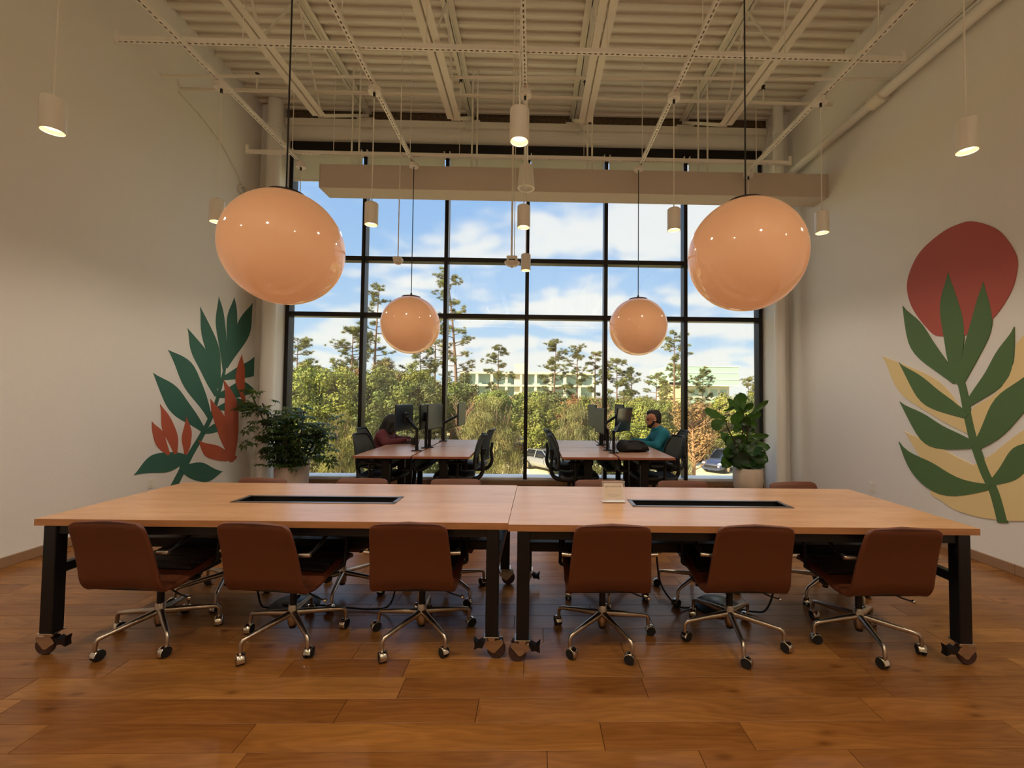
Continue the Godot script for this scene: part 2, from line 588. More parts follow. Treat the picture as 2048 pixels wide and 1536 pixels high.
func build_services() -> void:
	var names := ["nearest the left wall", "above the left globes", "along the middle of the room", "above the right globes", "nearest the right wall"]
	for i in 5:
		var x := CX + (i - 2) * PITCH
		var t := thing("strut_track", "white slotted strut track running towards the window, %s" % names[i], "strut", Vector3(x, 4.44, 0), 0, "strut tracks that carry the lamps")
		var tr := perforated(9.9)
		var m := obj("channel", tr, M.fitting, t, Vector3(0, 0, -0.85))
		m.rotation.y = PI / 2
		for z in [-5.5, -3.5, -1.4, 0.9]:
			obj("hanger_rod", B.new().cyl(Vector3(0, 0.04, z), Vector3(0, up_at(z) - 4.44, z), 0.005, -1, 6), M.steel_white, t)
	for i in 2:
		var z: float = [-3.8, -5.56][i]
		var t := thing("cross_channel", ["white perforated cross channel nearer the camera, high over the conference table", "white perforated cross channel nearer the window, over the hanging soffit"][i], "strut", Vector3(-0.165, 4.485, z), 0, "perforated cross channels")
		obj("channel", perforated(6.98), M.fitting, t)
		for sx in [-2.4, -0.8, 0.8, 2.4]:
			obj("hanger_rod", B.new().cyl(Vector3(sx, 0.04, 0), Vector3(sx, up_at(z) - 4.485, 0), 0.004, -1, 6), M.steel_white, t)
		for sx in [-1, 1]:
			obj("end_angle", B.new().mm(Vector3(sx * 3.5 - 0.02, 0.0, -0.022), Vector3(sx * 3.5 + 0.02, 0.12, -0.014)), M.fitting, t)
	# hanging soffit box
	var s := thing("hanging_soffit", "long pale box soffit hung across the window from the right wall", "soffit", Vector3(0, 4.2, -6.0))
	obj("casing", B.new().mm(Vector3(-2.87, 0.0, -0.17), Vector3(XR - 0.002, 0.325, 0.145), 0.004), mat(rgb(205, 192, 178), 0.7), s)
	obj("end_cap", B.new().mm(Vector3(-2.885, 0.0, -0.17), Vector3(-2.87, 0.325, 0.145), 0.003), mat(rgb(205, 192, 178), 0.7), s)
	for x in [-2.52, -2.42, -0.87, -0.80, 0.735, 0.80, 2.29, 2.42]:
		obj("hanger_rod", B.new().cyl(Vector3(x, 0.325, 0.0), Vector3(x, up_at(-6.0) - 4.2, 0.0), 0.012, -1, 8), M.steel_white, s)
	# sprinkler and conduit runs
	var c1 := thing("conduit", "thin white conduit crossing the ceiling from wall to wall, the nearer run", "pipe")
	obj("pipe", B.new().tube([Vector3(XL + 0.005, 5.07, -5.02), Vector3(XR - 0.02, 5.02, -4.72)], 0.017, 8), M.steel_white, c1)
	obj("elbow", B.new().tube([Vector3(XR - 0.02, 5.02, -4.72), Vector3(XR - 0.02, 5.1, -4.5), Vector3(XR - 0.02, 5.14, -2.0)], 0.017, 8), M.steel_white, c1)
	var c2 := thing("sprinkler_pipe", "white sprinkler pipe with small upright heads near the window end of the ceiling", "pipe")
	obj("pipe", B.new().tube([Vector3(XL, 5.12, -5.3), Vector3(3.75, 5.16, -5.36)], 0.02, 8), M.steel_white, c2)
	for x in [-3.4, -0.92, 0.62, 2.85]:
		var hd := obj("sprinkler_head", B.new().cyl(Vector3(x, 5.14, -5.32), Vector3(x, 5.3, -5.32), 0.012, -1, 8), M.steel_white, c2)
		obj("frangible_bulb", B.new().lathe([Vector2(0, 5.3), Vector2(0.022, 5.3), Vector2(0.014, 5.335), Vector2(0.028, 5.345), Vector2(0, 5.352)], 10, Transform3D(Basis(), Vector3(x, 0, -5.32))), M.black, hd)
	var c3 := thing("bent_conduit", "white conduit in the middle ceiling bay, bending down beside the central lamp", "pipe")
	obj("pipe", B.new().tube(curve_pts([Vector3(-1.0, 4.86, -4.25), Vector3(-0.42, 4.86, -4.25), Vector3(-0.17, 4.82, -4.25), Vector3(-0.12, 4.68, -4.25), Vector3(-0.12, 4.48, -4.25)], 6), 0.014, 8), M.steel_white, c3)
	var dp := thing("wall_duct_pipe", "thick white pipe with a clamp running high along the right wall to the window", "pipe")
	obj("pipe", B.new().tube([Vector3(3.93, 4.87, ZB), Vector3(3.93, 4.9, -6.6)], 0.055, 14), M.wall, dp)
	obj("side_conduit", B.new().tube([Vector3(3.98, 5.02, 1.0), Vector3(3.98, 5.03, -5.3)], 0.02, 8), M.wall, dp)
	obj("clamp", B.new().cyl(Vector3(3.93, 4.885, -4.95), Vector3(3.93, 4.885, -4.78), 0.075, -1, 14), M.steel_white, dp)
	var cw := thing("wall_cable", "thin white cable with a loose coil along the top of the left wall", "cable")
	obj("run", B.new().tube(curve_pts([Vector3(XL + 0.01, 5.05, -5.25), Vector3(XL + 0.012, 4.98, -5.6), Vector3(XL + 0.012, 4.86, -5.95), Vector3(XL + 0.012, 4.8, -6.05)], 5), 0.006, 6), M.steel_white, cw)
	var coil := []
	for i in 40:
		var a := TAU * i / 18.0
		coil.append(Vector3(XL + 0.012 + 0.0006 * i, 4.4 + 0.075 * cos(a), -6.45 + 0.085 * sin(a)))
	obj("coil", B.new().tube(coil, 0.006, 6), M.steel_white, cw)
	obj("tail", B.new().tube(curve_pts([Vector3(XL + 0.012, 4.8, -6.05), Vector3(XL + 0.02, 4.6, -6.3), Vector3(XL + 0.02, 4.47, -6.45), Vector3(XL + 0.012, 4.2, -6.7)], 5), 0.006, 6), M.steel_white, cw)
	# things on rods
	var o1 := thing("occupancy_sensor", "small white box sensor hung on a thin rod left of the window centre", "sensor", Vector3(-1.545, 2.97, -5.0))
	obj("rod", B.new().cyl(Vector3(0, 0.03, 0), Vector3(0, up_at(-5) - 2.97, 0), 0.006, -1, 6), M.steel_white, o1)
	obj("housing", B.new().mm(Vector3(-0.05, -0.01, -0.05), Vector3(0.05, 0.035, 0.05), 0.012), M.fitting, o1)
	obj("lens", B.new().ball(Vector3(0, -0.012, 0), Vector3(0.052, 0.036, 0.052), 14, 8), M.fitting, o1)
	var o2 := thing("ceiling_camera", "white dome fixture with a dark label on two rods near the central lamps", "camera", Vector3(-0.245, 2.97, -5.0))
	for sx in [-0.006, 0.024]:
		obj("rod", B.new().cyl(Vector3(sx, 0.03, 0), Vector3(sx, up_at(-5) - 2.97, 0), 0.011 if sx < 0 else 0.004, -1, 8), M.steel_white, o2)
	obj("junction_box", B.new().mm(Vector3(-0.06, 0.0, -0.06), Vector3(0.06, 0.06, 0.06), 0.006), M.fitting, o2)
	obj("dome", B.new().lathe([Vector2(0, -0.062), Vector2(0.012, -0.062), Vector2(0.014, -0.05), Vector2(0.055, -0.044), Vector2(0.084, -0.02), Vector2(0.088, 0.0), Vector2(0.07, 0.006), Vector2(0, 0.006)], 20), M.fitting, o2)
	obj("label_strip", B.new().mm(Vector3(-0.035, 0.006, 0.06), Vector3(0.035, 0.02, 0.063)), M.dark_plastic, o2)
	var o3 := thing("pendant_speaker", "white flared pendant loudspeaker in front of the hanging soffit, unlit", "loudspeaker", Vector3(-0.095, 3.83, -5.0))
	obj("shell", B.new().lathe([Vector2(0.078, 0.0), Vector2(0.1, 0.0), Vector2(0.101, 0.012), Vector2(0.098, 0.05), Vector2(0.08, 0.24), Vector2(0.072, 0.265), Vector2(0.02, 0.295), Vector2(0, 0.297)], 28), M.fitting, o3)
	obj("grille", B.new().lathe([Vector2(0, 0.008), Vector2(0.06, 0.006), Vector2(0.078, 0.0)], 28), mat(rgb(205, 200, 190), 0.8), o3)
	obj("cable", B.new().cyl(Vector3(0, 0.29, 0), Vector3(0, 0.64, 0), 0.006, -1, 6), M.steel_white, o3)

# ---------------------------------------------------------------- lamps
func build_lamps() -> void:
	var d := thing("pendant_light", "", "pendant lamp", Vector3.ZERO, 0, "white cylinder pendant lamps")
	var R := 0.063
	obj("cylinder", B.new().lathe([Vector2(R - 0.006, 0.012), Vector2(R - 0.006, 0.0), Vector2(R, 0.0), Vector2(R, 0.205), Vector2(R - 0.01, 0.215), Vector2(0, 0.216)], 28), M.fitting, d)
	obj("reflector", B.new().lathe([Vector2(0.046, 0.03), Vector2(R - 0.006, 0.004)], 28), M.fitting, d)
	obj("lens", B.new().lathe([Vector2(0, 0.026), Vector2(0.046, 0.028), Vector2(0.046, 0.034), Vector2(0, 0.034)], 24), M.lamp, d)
	obj("stem", B.new().cyl(Vector3(0, 0.214, 0), Vector3(0, 1.34, 0), 0.0055, -1, 8), M.fitting, d)
	obj("cord_grip", B.new().cyl(Vector3(0, 0.214, 0), Vector3(0, 0.234, 0), 0.009, -1, 10), M.dark_plastic, d)
	obj("coupling", B.new().cyl(Vector3(0, 1.27, 0), Vector3(0, 1.31, 0), 0.012, -1, 10), M.dark_plastic, d)
	obj("canopy", B.new().cyl(Vector3(0, 1.31, 0), Vector3(0, 1.36, 0), 0.06, -1, 20), M.fitting, d)
	var l := SpotLight3D.new()
	l.name = "lamp_light"
	l.light_color = WARM
	l.light_energy = LAMP
	l.spot_angle = 80
	l.spot_angle_attenuation = 1.0
	l.spot_range = 14
	l.spot_attenuation = 2
	l.light_size = 0.045
	l.shadow_enabled = true
	l.rotation.x = -PI / 2
	l.position.y = 0.0
	d.add_child(l)
	var rows := [[-2.79, "nearest row over the conference table"], [-4.24, "middle row of lamps"], [-5.71, "row closest to the window"], [-1.33, "added unseen row over the camera"], [0.13, "added unseen first row behind the camera"], [1.6, "added unseen second row behind the camera"], [3.06, "added unseen third row behind the camera"]]  # rows over and behind the camera are unseen, added for their light
	var cols := ["beside the left wall", "left of centre", "on the centre line", "right of centre", "beside the right wall"]
	var first := true
	for r in rows.size():
		for c in 5:
			if (r == 0 or r == 2) and (c == 1 or c == 3): continue      # the globes hang there
			var p := Vector3(CX + (c - 2) * PITCH, 3.08, rows[r][0])
			var lab := "white cylinder pendant downlight, %s, %s" % [cols[c], rows[r][1]]
			if first:
				d.position = p; d.set_meta("label", lab); first = false
			else:
				var q := dup(d, "pendant_light", lab, p)
				if r > 2: (q.get_node("lamp_light") as SpotLight3D).light_energy = LAMP * (1.5 if r == 3 else 0.35)
	# unseen linear up-lights, added behind the camera to brighten the ceiling
	for i in 4:
		var u := thing("added_uplight", "white linear up-light added unseen behind the camera, %s" % ["first from the left, front row", "first from the right, front row", "first from the left, rear row", "first from the right, rear row"][i], "pendant lamp", Vector3([-2.1, 2.0][i % 2], 4.1, [0.9, 3.0][i / 2]), 0, "added linear up-lights behind the camera")
		obj("housing", B.new().mm(Vector3(-1.4, 0, -0.05), Vector3(1.4, 0.06, 0.05), 0.006), M.fitting, u)
		obj("diffuser", B.new().mm(Vector3(-1.38, 0.06, -0.042), Vector3(1.38, 0.066, 0.042)), M.lamp, u)
		for sx in [-1.2, 1.2]: obj("hanger_rod", B.new().cyl(Vector3(sx, 0.06, 0), Vector3(sx, up_at(2.0) - 4.1, 0), 0.004, -1, 6), M.steel_white, u)
		var al := AreaLight3D.new()
		al.name = "lamp_light"
		al.area_size = Vector2(2.76, 0.084)
		al.light_color = Color(1.0, 0.95, 0.86)
		al.light_energy = ADDED_UPLIGHT
		al.area_range = 16
		al.area_attenuation = 2
		al.shadow_enabled = true
		al.rotation.x = PI / 2
		al.position.y = 0.08
		u.add_child(al)
	# globes
	var g := thing("globe_pendant", "", "globe lamp", Vector3.ZERO, 0, "peach opal globe lamps")
	var gr := 0.368
	var prof := []
	for i in 41:
		var a := -PI / 2 + (PI - 0.28) * i / 40.0
		prof.append(Vector2(0.0 if i == 0 else gr * cos(a), gr * sin(a)))
	obj("globe", B.new().lathe(prof, 56), M.globe, g)
	obj("cap", B.new().lathe([Vector2(0.106, 0.347), Vector2(0.118, 0.349), Vector2(0.116, 0.362), Vector2(0.06, 0.376), Vector2(0.014, 0.382), Vector2(0.01, 0.41), Vector2(0, 0.412)], 32), mat(rgb(40, 22, 22), 0.35), g)
	obj("cord", B.new().cyl(Vector3(0, 0.4, 0), Vector3(0, 2.06, 0), 0.0055, -1, 8), M.black, g)
	obj("canopy", B.new().cyl(Vector3(0, 2.05, 0), Vector3(0, 2.09, 0), 0.06, -1, 20), M.fitting, g)
	g.position = Vector3(-1.64, 2.395, -2.9)
	g.set_meta("label", "big peach globe pendant over the left half of the conference table")
	dup(g, "globe_pendant", "big peach globe pendant over the right half of the conference table", Vector3(1.41, 2.388, -2.865))
	dup(g, "globe_pendant", "smaller-looking peach globe in front of the window, above the left desks", Vector3(-1.558, 2.33, -5.62))
	dup(g, "globe_pendant", "smaller-looking peach globe in front of the window, above the right desks", Vector3(1.355, 2.343, -5.61))

# ---------------------------------------------------------------- murals: paint on the side walls
func on_wall(p: Vector2, left: bool, lift: float) -> Vector3:           # (z, y) of the wall
	return Vector3(XL + lift if left else XR - lift, p.y, p.x)

func flat(pts: PackedVector2Array, left: bool, lift: float) -> B:
	var b := B.new()
	var ix := Geometry2D.triangulate_polygon(pts)
	for i in range(0, ix.size(), 3):
		var a := pts[ix[i]]; var c := pts[ix[i + 1]]; var d := pts[ix[i + 2]]
		if ((c - a).cross(d - a) > 0.0) == left:
			var t := c; c = d; d = t
		b.tri(on_wall(a, left, lift), on_wall(c, left, lift), on_wall(d, left, lift))
	for i in pts.size():
		var a := pts[i]; var c := pts[(i + 1) % pts.size()]
		b.quad(on_wall(a, left, 0), on_wall(c, left, 0), on_wall(c, left, lift), on_wall(a, left, lift))
	return b

func leaf_shape(n: Array) -> PackedVector2Array:                        # tip, middle, base, half width at the middle, in centimetres
	var tip := Vector2(n[0], n[1]) / 100.0
	var mid := Vector2(n[2], n[3]) / 100.0
	var base := Vector2(n[4], n[5]) / 100.0
	var hv := Vector2(n[6], n[7]) / 100.0
	var ctl := mid * 2.0 - (tip + base) / 2.0
	var up := PackedVector2Array()
	var dn := PackedVector2Array()
	for i in 15:
		var t := i / 14.0
		var p := tip.lerp(ctl, t).lerp(ctl.lerp(base, t), t)
		var w := pow(sin(PI / 2 * t / 0.5), 1.25) if t < 0.5 else lerpf(0.27, 1.0, pow(cos(PI / 2 * (t - 0.5) / 0.5), 1.1))
		if i == 0: w = 0.0
		var wob := 1.0 + 0.13 * sin(t * 8.0 + n[0])
		up.append(p + hv * w * wob)
		if i > 0: dn.append(p - hv * w * (2.0 - wob))
	dn.reverse()
	up.append_array(dn)
	return up

func outline(n: Array, k := 6) -> PackedVector2Array:
	var p := []
	for i in range(0, n.size(), 2): p.append(Vector2(n[i], n[i + 1]) / 100.0)
	var out := PackedVector2Array()
	var c := p.size()
	for i in c:
		for j in k:
			out.append((p[i] as Vector2).cubic_interpolate(p[(i + 1) % c], p[(i + c - 1) % c], p[(i + 2) % c], float(j) / k))
	return out

func stem_shape(n: Array, w0: float, w1: float) -> PackedVector2Array:
	var p := []
	for i in range(0, n.size(), 2): p.append(Vector2(n[i], n[i + 1]) / 100.0)
	var c := curve_pts(p, 5)
	var up := PackedVector2Array()
	var dn := PackedVector2Array()
	for i in c.size():
		var d: Vector2 = (c[mini(i + 1, c.size() - 1)] - c[maxi(i - 1, 0)]).normalized()
		var w: float = lerpf(w0, w1, float(i) / c.size())
		up.append(c[i] + Vector2(-d.y, d.x) * w)
		dn.append(c[i] - Vector2(-d.y, d.x) * w)
	dn.reverse()
	up.append_array(dn)
	return up

var coat := 0.001
func lift() -> float:                                                   # each coat of paint lies over the one before
	coat += 0.00025
	return coat

func build_murals() -> void:
	var green := mat(rgb(52, 102, 86), 0.7)
	var rust := mat(rgb(184, 88, 60), 0.7)
	var l := thing("wall_mural", "painted mural on the left wall, dark green fronds with rust red petals", "mural")
	obj("stem", flat(stem_shape([-541, 30, -565, 65, -586, 92, -605, 124, -619, 167, -623, 186], 0.055, 0.022), true, lift()), green, l)
	for n in [[-506, 166, -541, 133, -585, 95, 11, -8], [-525, 194, -560, 164, -596, 111, 12, -7], [-553, 224, -580, 187, -608, 140, 12, -5], [-572, 255, -594, 207, -613, 150, 12, -3], [-605, 275, -612, 235, -620, 176, 9, -2], [-636, 281, -634, 243, -627, 181, 11, -1], [-678, 282, -654, 234, -623, 179, 16, 2], [-696, 208, -678, 182, -619, 164, 11, 9], [-693, 148, -658, 149, -612, 140, 3, 11], [-694, 118, -652, 126, -610, 123, 0, 9], [-631, 97, -611, 96, -585, 92, 2, 6], [-487, 54, -524, 63, -565, 61, -5, -12], [-625, 35, -586, 39, -549, 54, -1, 12]]:
		obj("leaf", flat(leaf_shape(n), true, lift()), green, l)
	for n: Array in [[-507, 111, -518, 91, -532, 70, 8, -3], [-517, 130, -532, 100, -542, 70, 10, -2], [-556, 114, -559, 89, -557, 67, 9, 1], [-596, 136, -616, 103, -638, 56, 12, -3], [-619, 163, -640, 114, -642, 45, 17, -1], [-578, 83, -606, 63, -652, 50, 6, -10], [-657, 201, -655, 168, -665, 130, 12, -1]]:
		obj("petal", flat(leaf_shape([n[0], n[1], n[2], n[3], n[4], n[5], n[6] * 0.84, n[7] * 0.84]), true, lift()), rust, l)
	var leaf_green := mat(rgb(84, 114, 68), 0.7)
	var sun_red := mat(rgb(178, 86, 72), 0.7)
	var yellow := mat(rgb(234, 210, 152), 0.75)
	var r := thing("wall_mural", "painted mural on the right wall, green leafy stem over a red disc and yellow shapes", "mural")
	for n in [[-497, 194, -449, 155, -395, 117, -12, -13], [-468, 110, -427, 84, -381, 76, -7, -12]]:
		obj("yellow_shape", flat(leaf_shape(n), false, lift()), yellow, r)
	obj("yellow_shape", flat(outline([-437, 55, -426, 45, -411, 40, -386, 40, -355, 46, -337, 56, -336, 125, -353, 120, -370, 105, -385, 92]), false, lift()), yellow, r)
	obj("yellow_shape", flat(outline([-341, 209, -351, 198, -357, 190, -359, 176, -372, 152, -393, 138, -397, 125, -392, 106, -353, 136, -335, 153, -334, 201]), false, lift()), yellow, r)
	obj("red_disc", flat(outline([-390, 308, -369, 292, -356, 268, -355, 252, -361, 234, -376, 215, -397, 205, -424, 207, -436, 214, -455, 240, -462, 264, -457, 283, -444, 299, -422, 309, -405, 311]), false, lift()), sun_red, r)
	obj("stem", flat(stem_shape([-371, 40, -377, 64, -385, 81, -393, 104, -398, 125, -403, 154, -408, 170], 0.043, 0.034), false, lift()), leaf_green, r)
	for n in [[-468, 246, -446, 204, -410, 161, -11, -5], [-415, 269, -413, 221, -409, 160, -11, 1], [-382, 251, -387, 209, -406, 158, -9, 4], [-358, 206, -372, 170, -400, 139, -8, 5], [-342, 172, -364, 137, -393, 102, -9, 8], [-341, 115, -357, 94, -379, 72, -6, 7], [-474, 185, -439, 151, -400, 129, -7, -8], [-474, 142, -436, 112, -394, 103, -7, -11], [-476, 98, -437, 66, -381, 68, -6, -12]]:
		obj("leaf", flat(leaf_shape(n), false, lift()), leaf_green, r)
	# wall plates
	for s in [[XL, 0.415, -5.087, 1.0, "white power outlet low on the left wall under the mural"], [XL, 1.094, -6.72, 1.0, "white switch plate on the left wall beside the corner column"], [XR, 0.402, -5.152, -1.0, "white power outlet low on the right wall beside the mural"]]:
		var w := thing("wall_outlet", s[4], "outlet", Vector3(s[0], s[1], s[2]), 0, "white wall plates")
		obj("plate", B.new().mm(Vector3(0, -0.058, -0.036), Vector3(s[3] * 0.006, 0.058, 0.036), 0.002), M.fitting, w)
		for y in [-0.022, 0.022]:
			obj("socket", B.new().mm(Vector3(s[3] * 0.006, y - 0.015, -0.017), Vector3(s[3] * 0.009, y + 0.015, 0.017), 0.002), M.white, w)

# ---------------------------------------------------------------- conference tables
func caster(parent: Node3D, p: Vector3, s: float) -> void:
	var c := obj("caster", B.new().box(p + Vector3(0, 0.123, 0), Vector3(0.085, 0.006, 0.075), Basis(), 0.001)
		.lathe([Vector2(0.026, 0.1), Vector2(0.03, 0.106), Vector2(0.03, 0.12), Vector2(0, 0.12)], 16, Transform3D(Basis(), p))
		.prism(PackedVector2Array([Vector2(-0.042, 0.098), Vector2(0.038, 0.105), Vector2(0.045, 0.085), Vector2(0.0, 0.035), Vector2(-0.014, 0.035), Vector2(-0.06, 0.07)]), 0.004, Transform3D(Basis(Vector3(-s, 0, 0), Vector3.UP, Vector3(0, 0, -s)), p + Vector3(-s * 0.02, 0, 0.021 if s > 0 else 0.021 - 0.004)))
		.prism(PackedVector2Array([Vector2(-0.042, 0.098), Vector2(0.038, 0.105), Vector2(0.045, 0.085), Vector2(0.0, 0.035), Vector2(-0.014, 0.035), Vector2(-0.06, 0.07)]), 0.004, Transform3D(Basis(Vector3(-s, 0, 0), Vector3.UP, Vector3(0, 0, -s)), p + Vector3(-s * 0.02, 0, -0.021 if s > 0 else -0.021 + 0.004))), M.chrome, parent)
	obj("wheel", B.new().lathe([Vector2(0.012, -0.014), Vector2(0.045, -0.014), Vector2(0.05, -0.008), Vector2(0.05, 0.008), Vector2(0.045, 0.014), Vector2(0.012, 0.014)], 24, Transform3D(Basis(Vector3.RIGHT, PI / 2), p + Vector3(-s * 0.026, 0.05, 0))), mat(rgb(64, 40, 34), 0.55), c)
	obj("brake_pedal", B.new().prism(PackedVector2Array([Vector2(0.035, 0.1), Vector2(0.05, 0.112), Vector2(0.075, 0.098), Vector2(0.098, 0.118), Vector2(0.092, 0.088), Vector2(0.096, 0.06), Vector2(0.07, 0.072), Vector2(0.05, 0.068)]), 0.034, Transform3D(Basis(Vector3(s, 0, 0), Vector3.UP, Vector3(0, 0, s)), p + Vector3(0, -0.012, -0.017 * s))), M.black_metal, c)

func build_tables() -> void:
	var oak := tri_map(mat(Color(1, 1, 1), 0.26), wood_image(41, 1024, 512, 2.8, 1.1, Color(0.66, 0.48, 0.33), Color(0.82, 0.64, 0.47), 0.10, 0), Vector3(1 / 2.8, 0.9, 0.9), Vector3(0.5, 0.5, 0.5))
	oak.metallic_specular = 0.75
	var edge := tri_map(mat(Color(0.86, 0.78, 0.7), 0.4), oak.albedo_texture, Vector3(0.5, 2, 2), Vector3(0.5, 0.5, 0.5))
	var trim := mat(rgb(120, 112, 112), 0.3, 0.7)
	var recess := mat(rgb(12, 11, 12), 0.5)
	var yaw := -0.0155
	var sides := ["left conference table of pale oak on a black steel frame with locking casters", "right conference table of pale oak on a black steel frame, sign holder on top"]
	for i in 2:
		var cx: float = [-1.408, 1.172][i]
		var wd: float = [2.583, 2.57][i]
		var t := thing("conference_table", sides[i], "table", Vector3(cx, 0, [-2.972, -2.905][i]), yaw, "oak conference tables")
		var hx := wd / 2.0
		var hz := 0.51
		# top with the long trough cut out
		var tx0: float = [-0.495, -0.508][i]
		var tx1: float = [0.53, 0.497][i]
		var tz0 := -0.07 if i == 0 else -0.075
		var tz1 := 0.102 if i == 0 else 0.09
		var y0 := 0.706
		var y1 := 0.742
		var top := B.new()
		top.mm(Vector3(-hx, y0, -hz), Vector3(hx, y1, tz0)).mm(Vector3(-hx, y0, tz1), Vector3(hx, y1, hz)).mm(Vector3(-hx, y0, tz0), Vector3(tx0, y1, tz1)).mm(Vector3(tx1, y0, tz0), Vector3(hx, y1, tz1))
		obj("tabletop", top, oak, t)
		var eb := B.new()
		for s in [-1.0, 1.0]:
			eb.mm(Vector3(-hx - 0.001, y0, s * hz - 0.001), Vector3(hx + 0.001, y1 - 0.001, s * hz + 0.001))
			eb.mm(Vector3(s * hx - 0.001, y0, -hz), Vector3(s * hx + 0.001, y1 - 0.001, hz))
		obj("edge_band", eb, edge, t)
		var rim := B.new()
		rim.mm(Vector3(tx0 - 0.012, y1, tz0 - 0.012), Vector3(tx1 + 0.012, y1 + 0.004, tz0 + 0.012)).mm(Vector3(tx0 - 0.012, y1, tz1 - 0.016), Vector3(tx1 + 0.012, y1 + 0.004, tz1 + 0.012))
		rim.mm(Vector3(tx0 - 0.012, y1, tz0), Vector3(tx0 + 0.014, y1 + 0.004, tz1)).mm(Vector3(tx1 - 0.014, y1, tz0), Vector3(tx1 + 0.012, y1 + 0.004, tz1))
		var tr := obj("power_trough", B.new().mm(Vector3(tx0, 0.6, tz0), Vector3(tx1, 0.604, tz1)).mm(Vector3(tx0, 0.6, tz0), Vector3(tx1, y1, tz0 + 0.004)).mm(Vector3(tx0, 0.6, tz1 - 0.004), Vector3(tx1, y1, tz1)).mm(Vector3(tx0, 0.6, tz0), Vector3(tx0 + 0.004, y1, tz1)).mm(Vector3(tx1 - 0.004, 0.6, tz0), Vector3(tx1, y1, tz1)), recess, t)
		obj("rim", rim, trim, tr)
		# frame
		for sx in [-1.0, 1.0]:
			for sz in [-1.0, 1.0]:
				var lx: float = sx * (hx - 0.05 - 0.033)
				obj("leg", B.new().mm(Vector3(lx - 0.034, 0.125, sz * 0.475 - 0.034), Vector3(lx + 0.034, y0, sz * 0.475 + 0.034), 0.004), M.black_metal, t)
				caster(t, Vector3(lx, 0, sz * 0.475), -sx)
			obj("side_stretcher", B.new().mm(Vector3(sx * (hx - 0.083) - 0.022, 0.43, -0.44), Vector3(sx * (hx - 0.083) + 0.022, 0.48, 0.44), 0.003), M.black_metal, t)
			obj("side_apron", B.new().mm(Vector3(sx * (hx - 0.083) - 0.022, 0.655, -0.44), Vector3(sx * (hx - 0.083) + 0.022, y0, 0.44), 0.003), M.black_metal, t)
		for sz in [-1.0, 1.0]:
			obj("apron", B.new().mm(Vector3(-hx + 0.1, 0.657, sz * 0.475 - 0.022), Vector3(hx - 0.1, y0, sz * 0.475 + 0.022), 0.003), M.black_metal, t)
		obj("long_stretcher", B.new().mm(Vector3(-hx + 0.08, 0.43, -0.03), Vector3(hx - 0.08, 0.49, 0.03), 0.003), M.black_metal, t)
	# acrylic sign holder, standing on the right table
	var s := thing("sign_holder", "clear acrylic sign holder with a cream card standing on the right table", "sign", Vector3(0.548, 0.746, -2.93), 0.0)
	var acr := mat(Color(0.97, 0.97, 0.97, 0.10), 0.02)
	acr.transparency = BaseMaterial3D.TRANSPARENCY_ALPHA
	var lean := Basis(Vector3.RIGHT, -0.12)
	var holder := B.new().box(Vector3(0, 0.065, -0.008), Vector3(0.152, 0.128, 0.0025), lean)
	obj("front_pane", holder, acr, s)
	obj("foot", B.new().mm(Vector3(-0.076, 0, -0.03), Vector3(0.076, 0.004, 0.022), 0.001), mat(rgb(225, 214, 200), 0.1), s)
	obj("top_clip", B.new().box(Vector3(0, 0.128, -0.0155), Vector3(0.155, 0.008, 0.008), lean, 0.001), mat(rgb(170, 160, 152), 0.2), s)
	var card := obj("card", B.new().box(Vector3(0, 0.065, -0.0105), Vector3(0.128, 0.108, 0.001), lean), mat(rgb(226, 208, 186), 0.8), s)
	var ink := mat(rgb(62, 50, 46), 0.8)
	var serif := SystemFont.new()
	serif.font_names = PackedStringArray(["Droid Serif"])
	serif.font_italic = true
	serif.font_weight = 700
	var lines := [["get connected", 0.098, 0.0155, 0.105], ["Connect to the guest network and print", 0.043, 0.0062, 0.09], ["from your own device", 0.034, 0.0062, 0.055]]
	for ln in lines:
		var tm := TextMesh.new()
		tm.text = ln[0]
		tm.font = serif
		tm.font_size = 32
		tm.pixel_size = 0.001
		tm.depth = 0.0
		var bb := tm.get_aabb()
		var k: float = ln[3] / maxf(bb.size.x, 0.001)
		var o := obj("lettering", tm, ink, card)
		o.basis = lean * Basis.from_scale(Vector3(k, k, k))
		o.position = lean * Vector3(0, ln[1] - 0.065, 0) + Vector3(0, 0.065, -0.0095)
	# round floor boxes under the tables with their cables
	for f in [[-1.60, -3.08, "black round floor power box under the left conference table", 1.0], [1.30, -3.06, "black round floor power box under the right conference table", 1.0]]:
		var p := thing("floor_box", f[2], "floor box", Vector3(f[0], 0, f[1]), 0, "floor power boxes")
		obj("base", B.new().lathe([Vector2(0.16, 0.0), Vector2(0.158, 0.008), Vector2(0.14, 0.022), Vector2(0.0, 0.026)], 32), M.dark_plastic, p)
		obj("lid", B.new().lathe([Vector2(0.075, 0.02), Vector2(0.075, 0.034), Vector2(0.068, 0.038), Vector2(0, 0.038)], 24), mat(rgb(58, 58, 58), 0.35, 0.6), p)
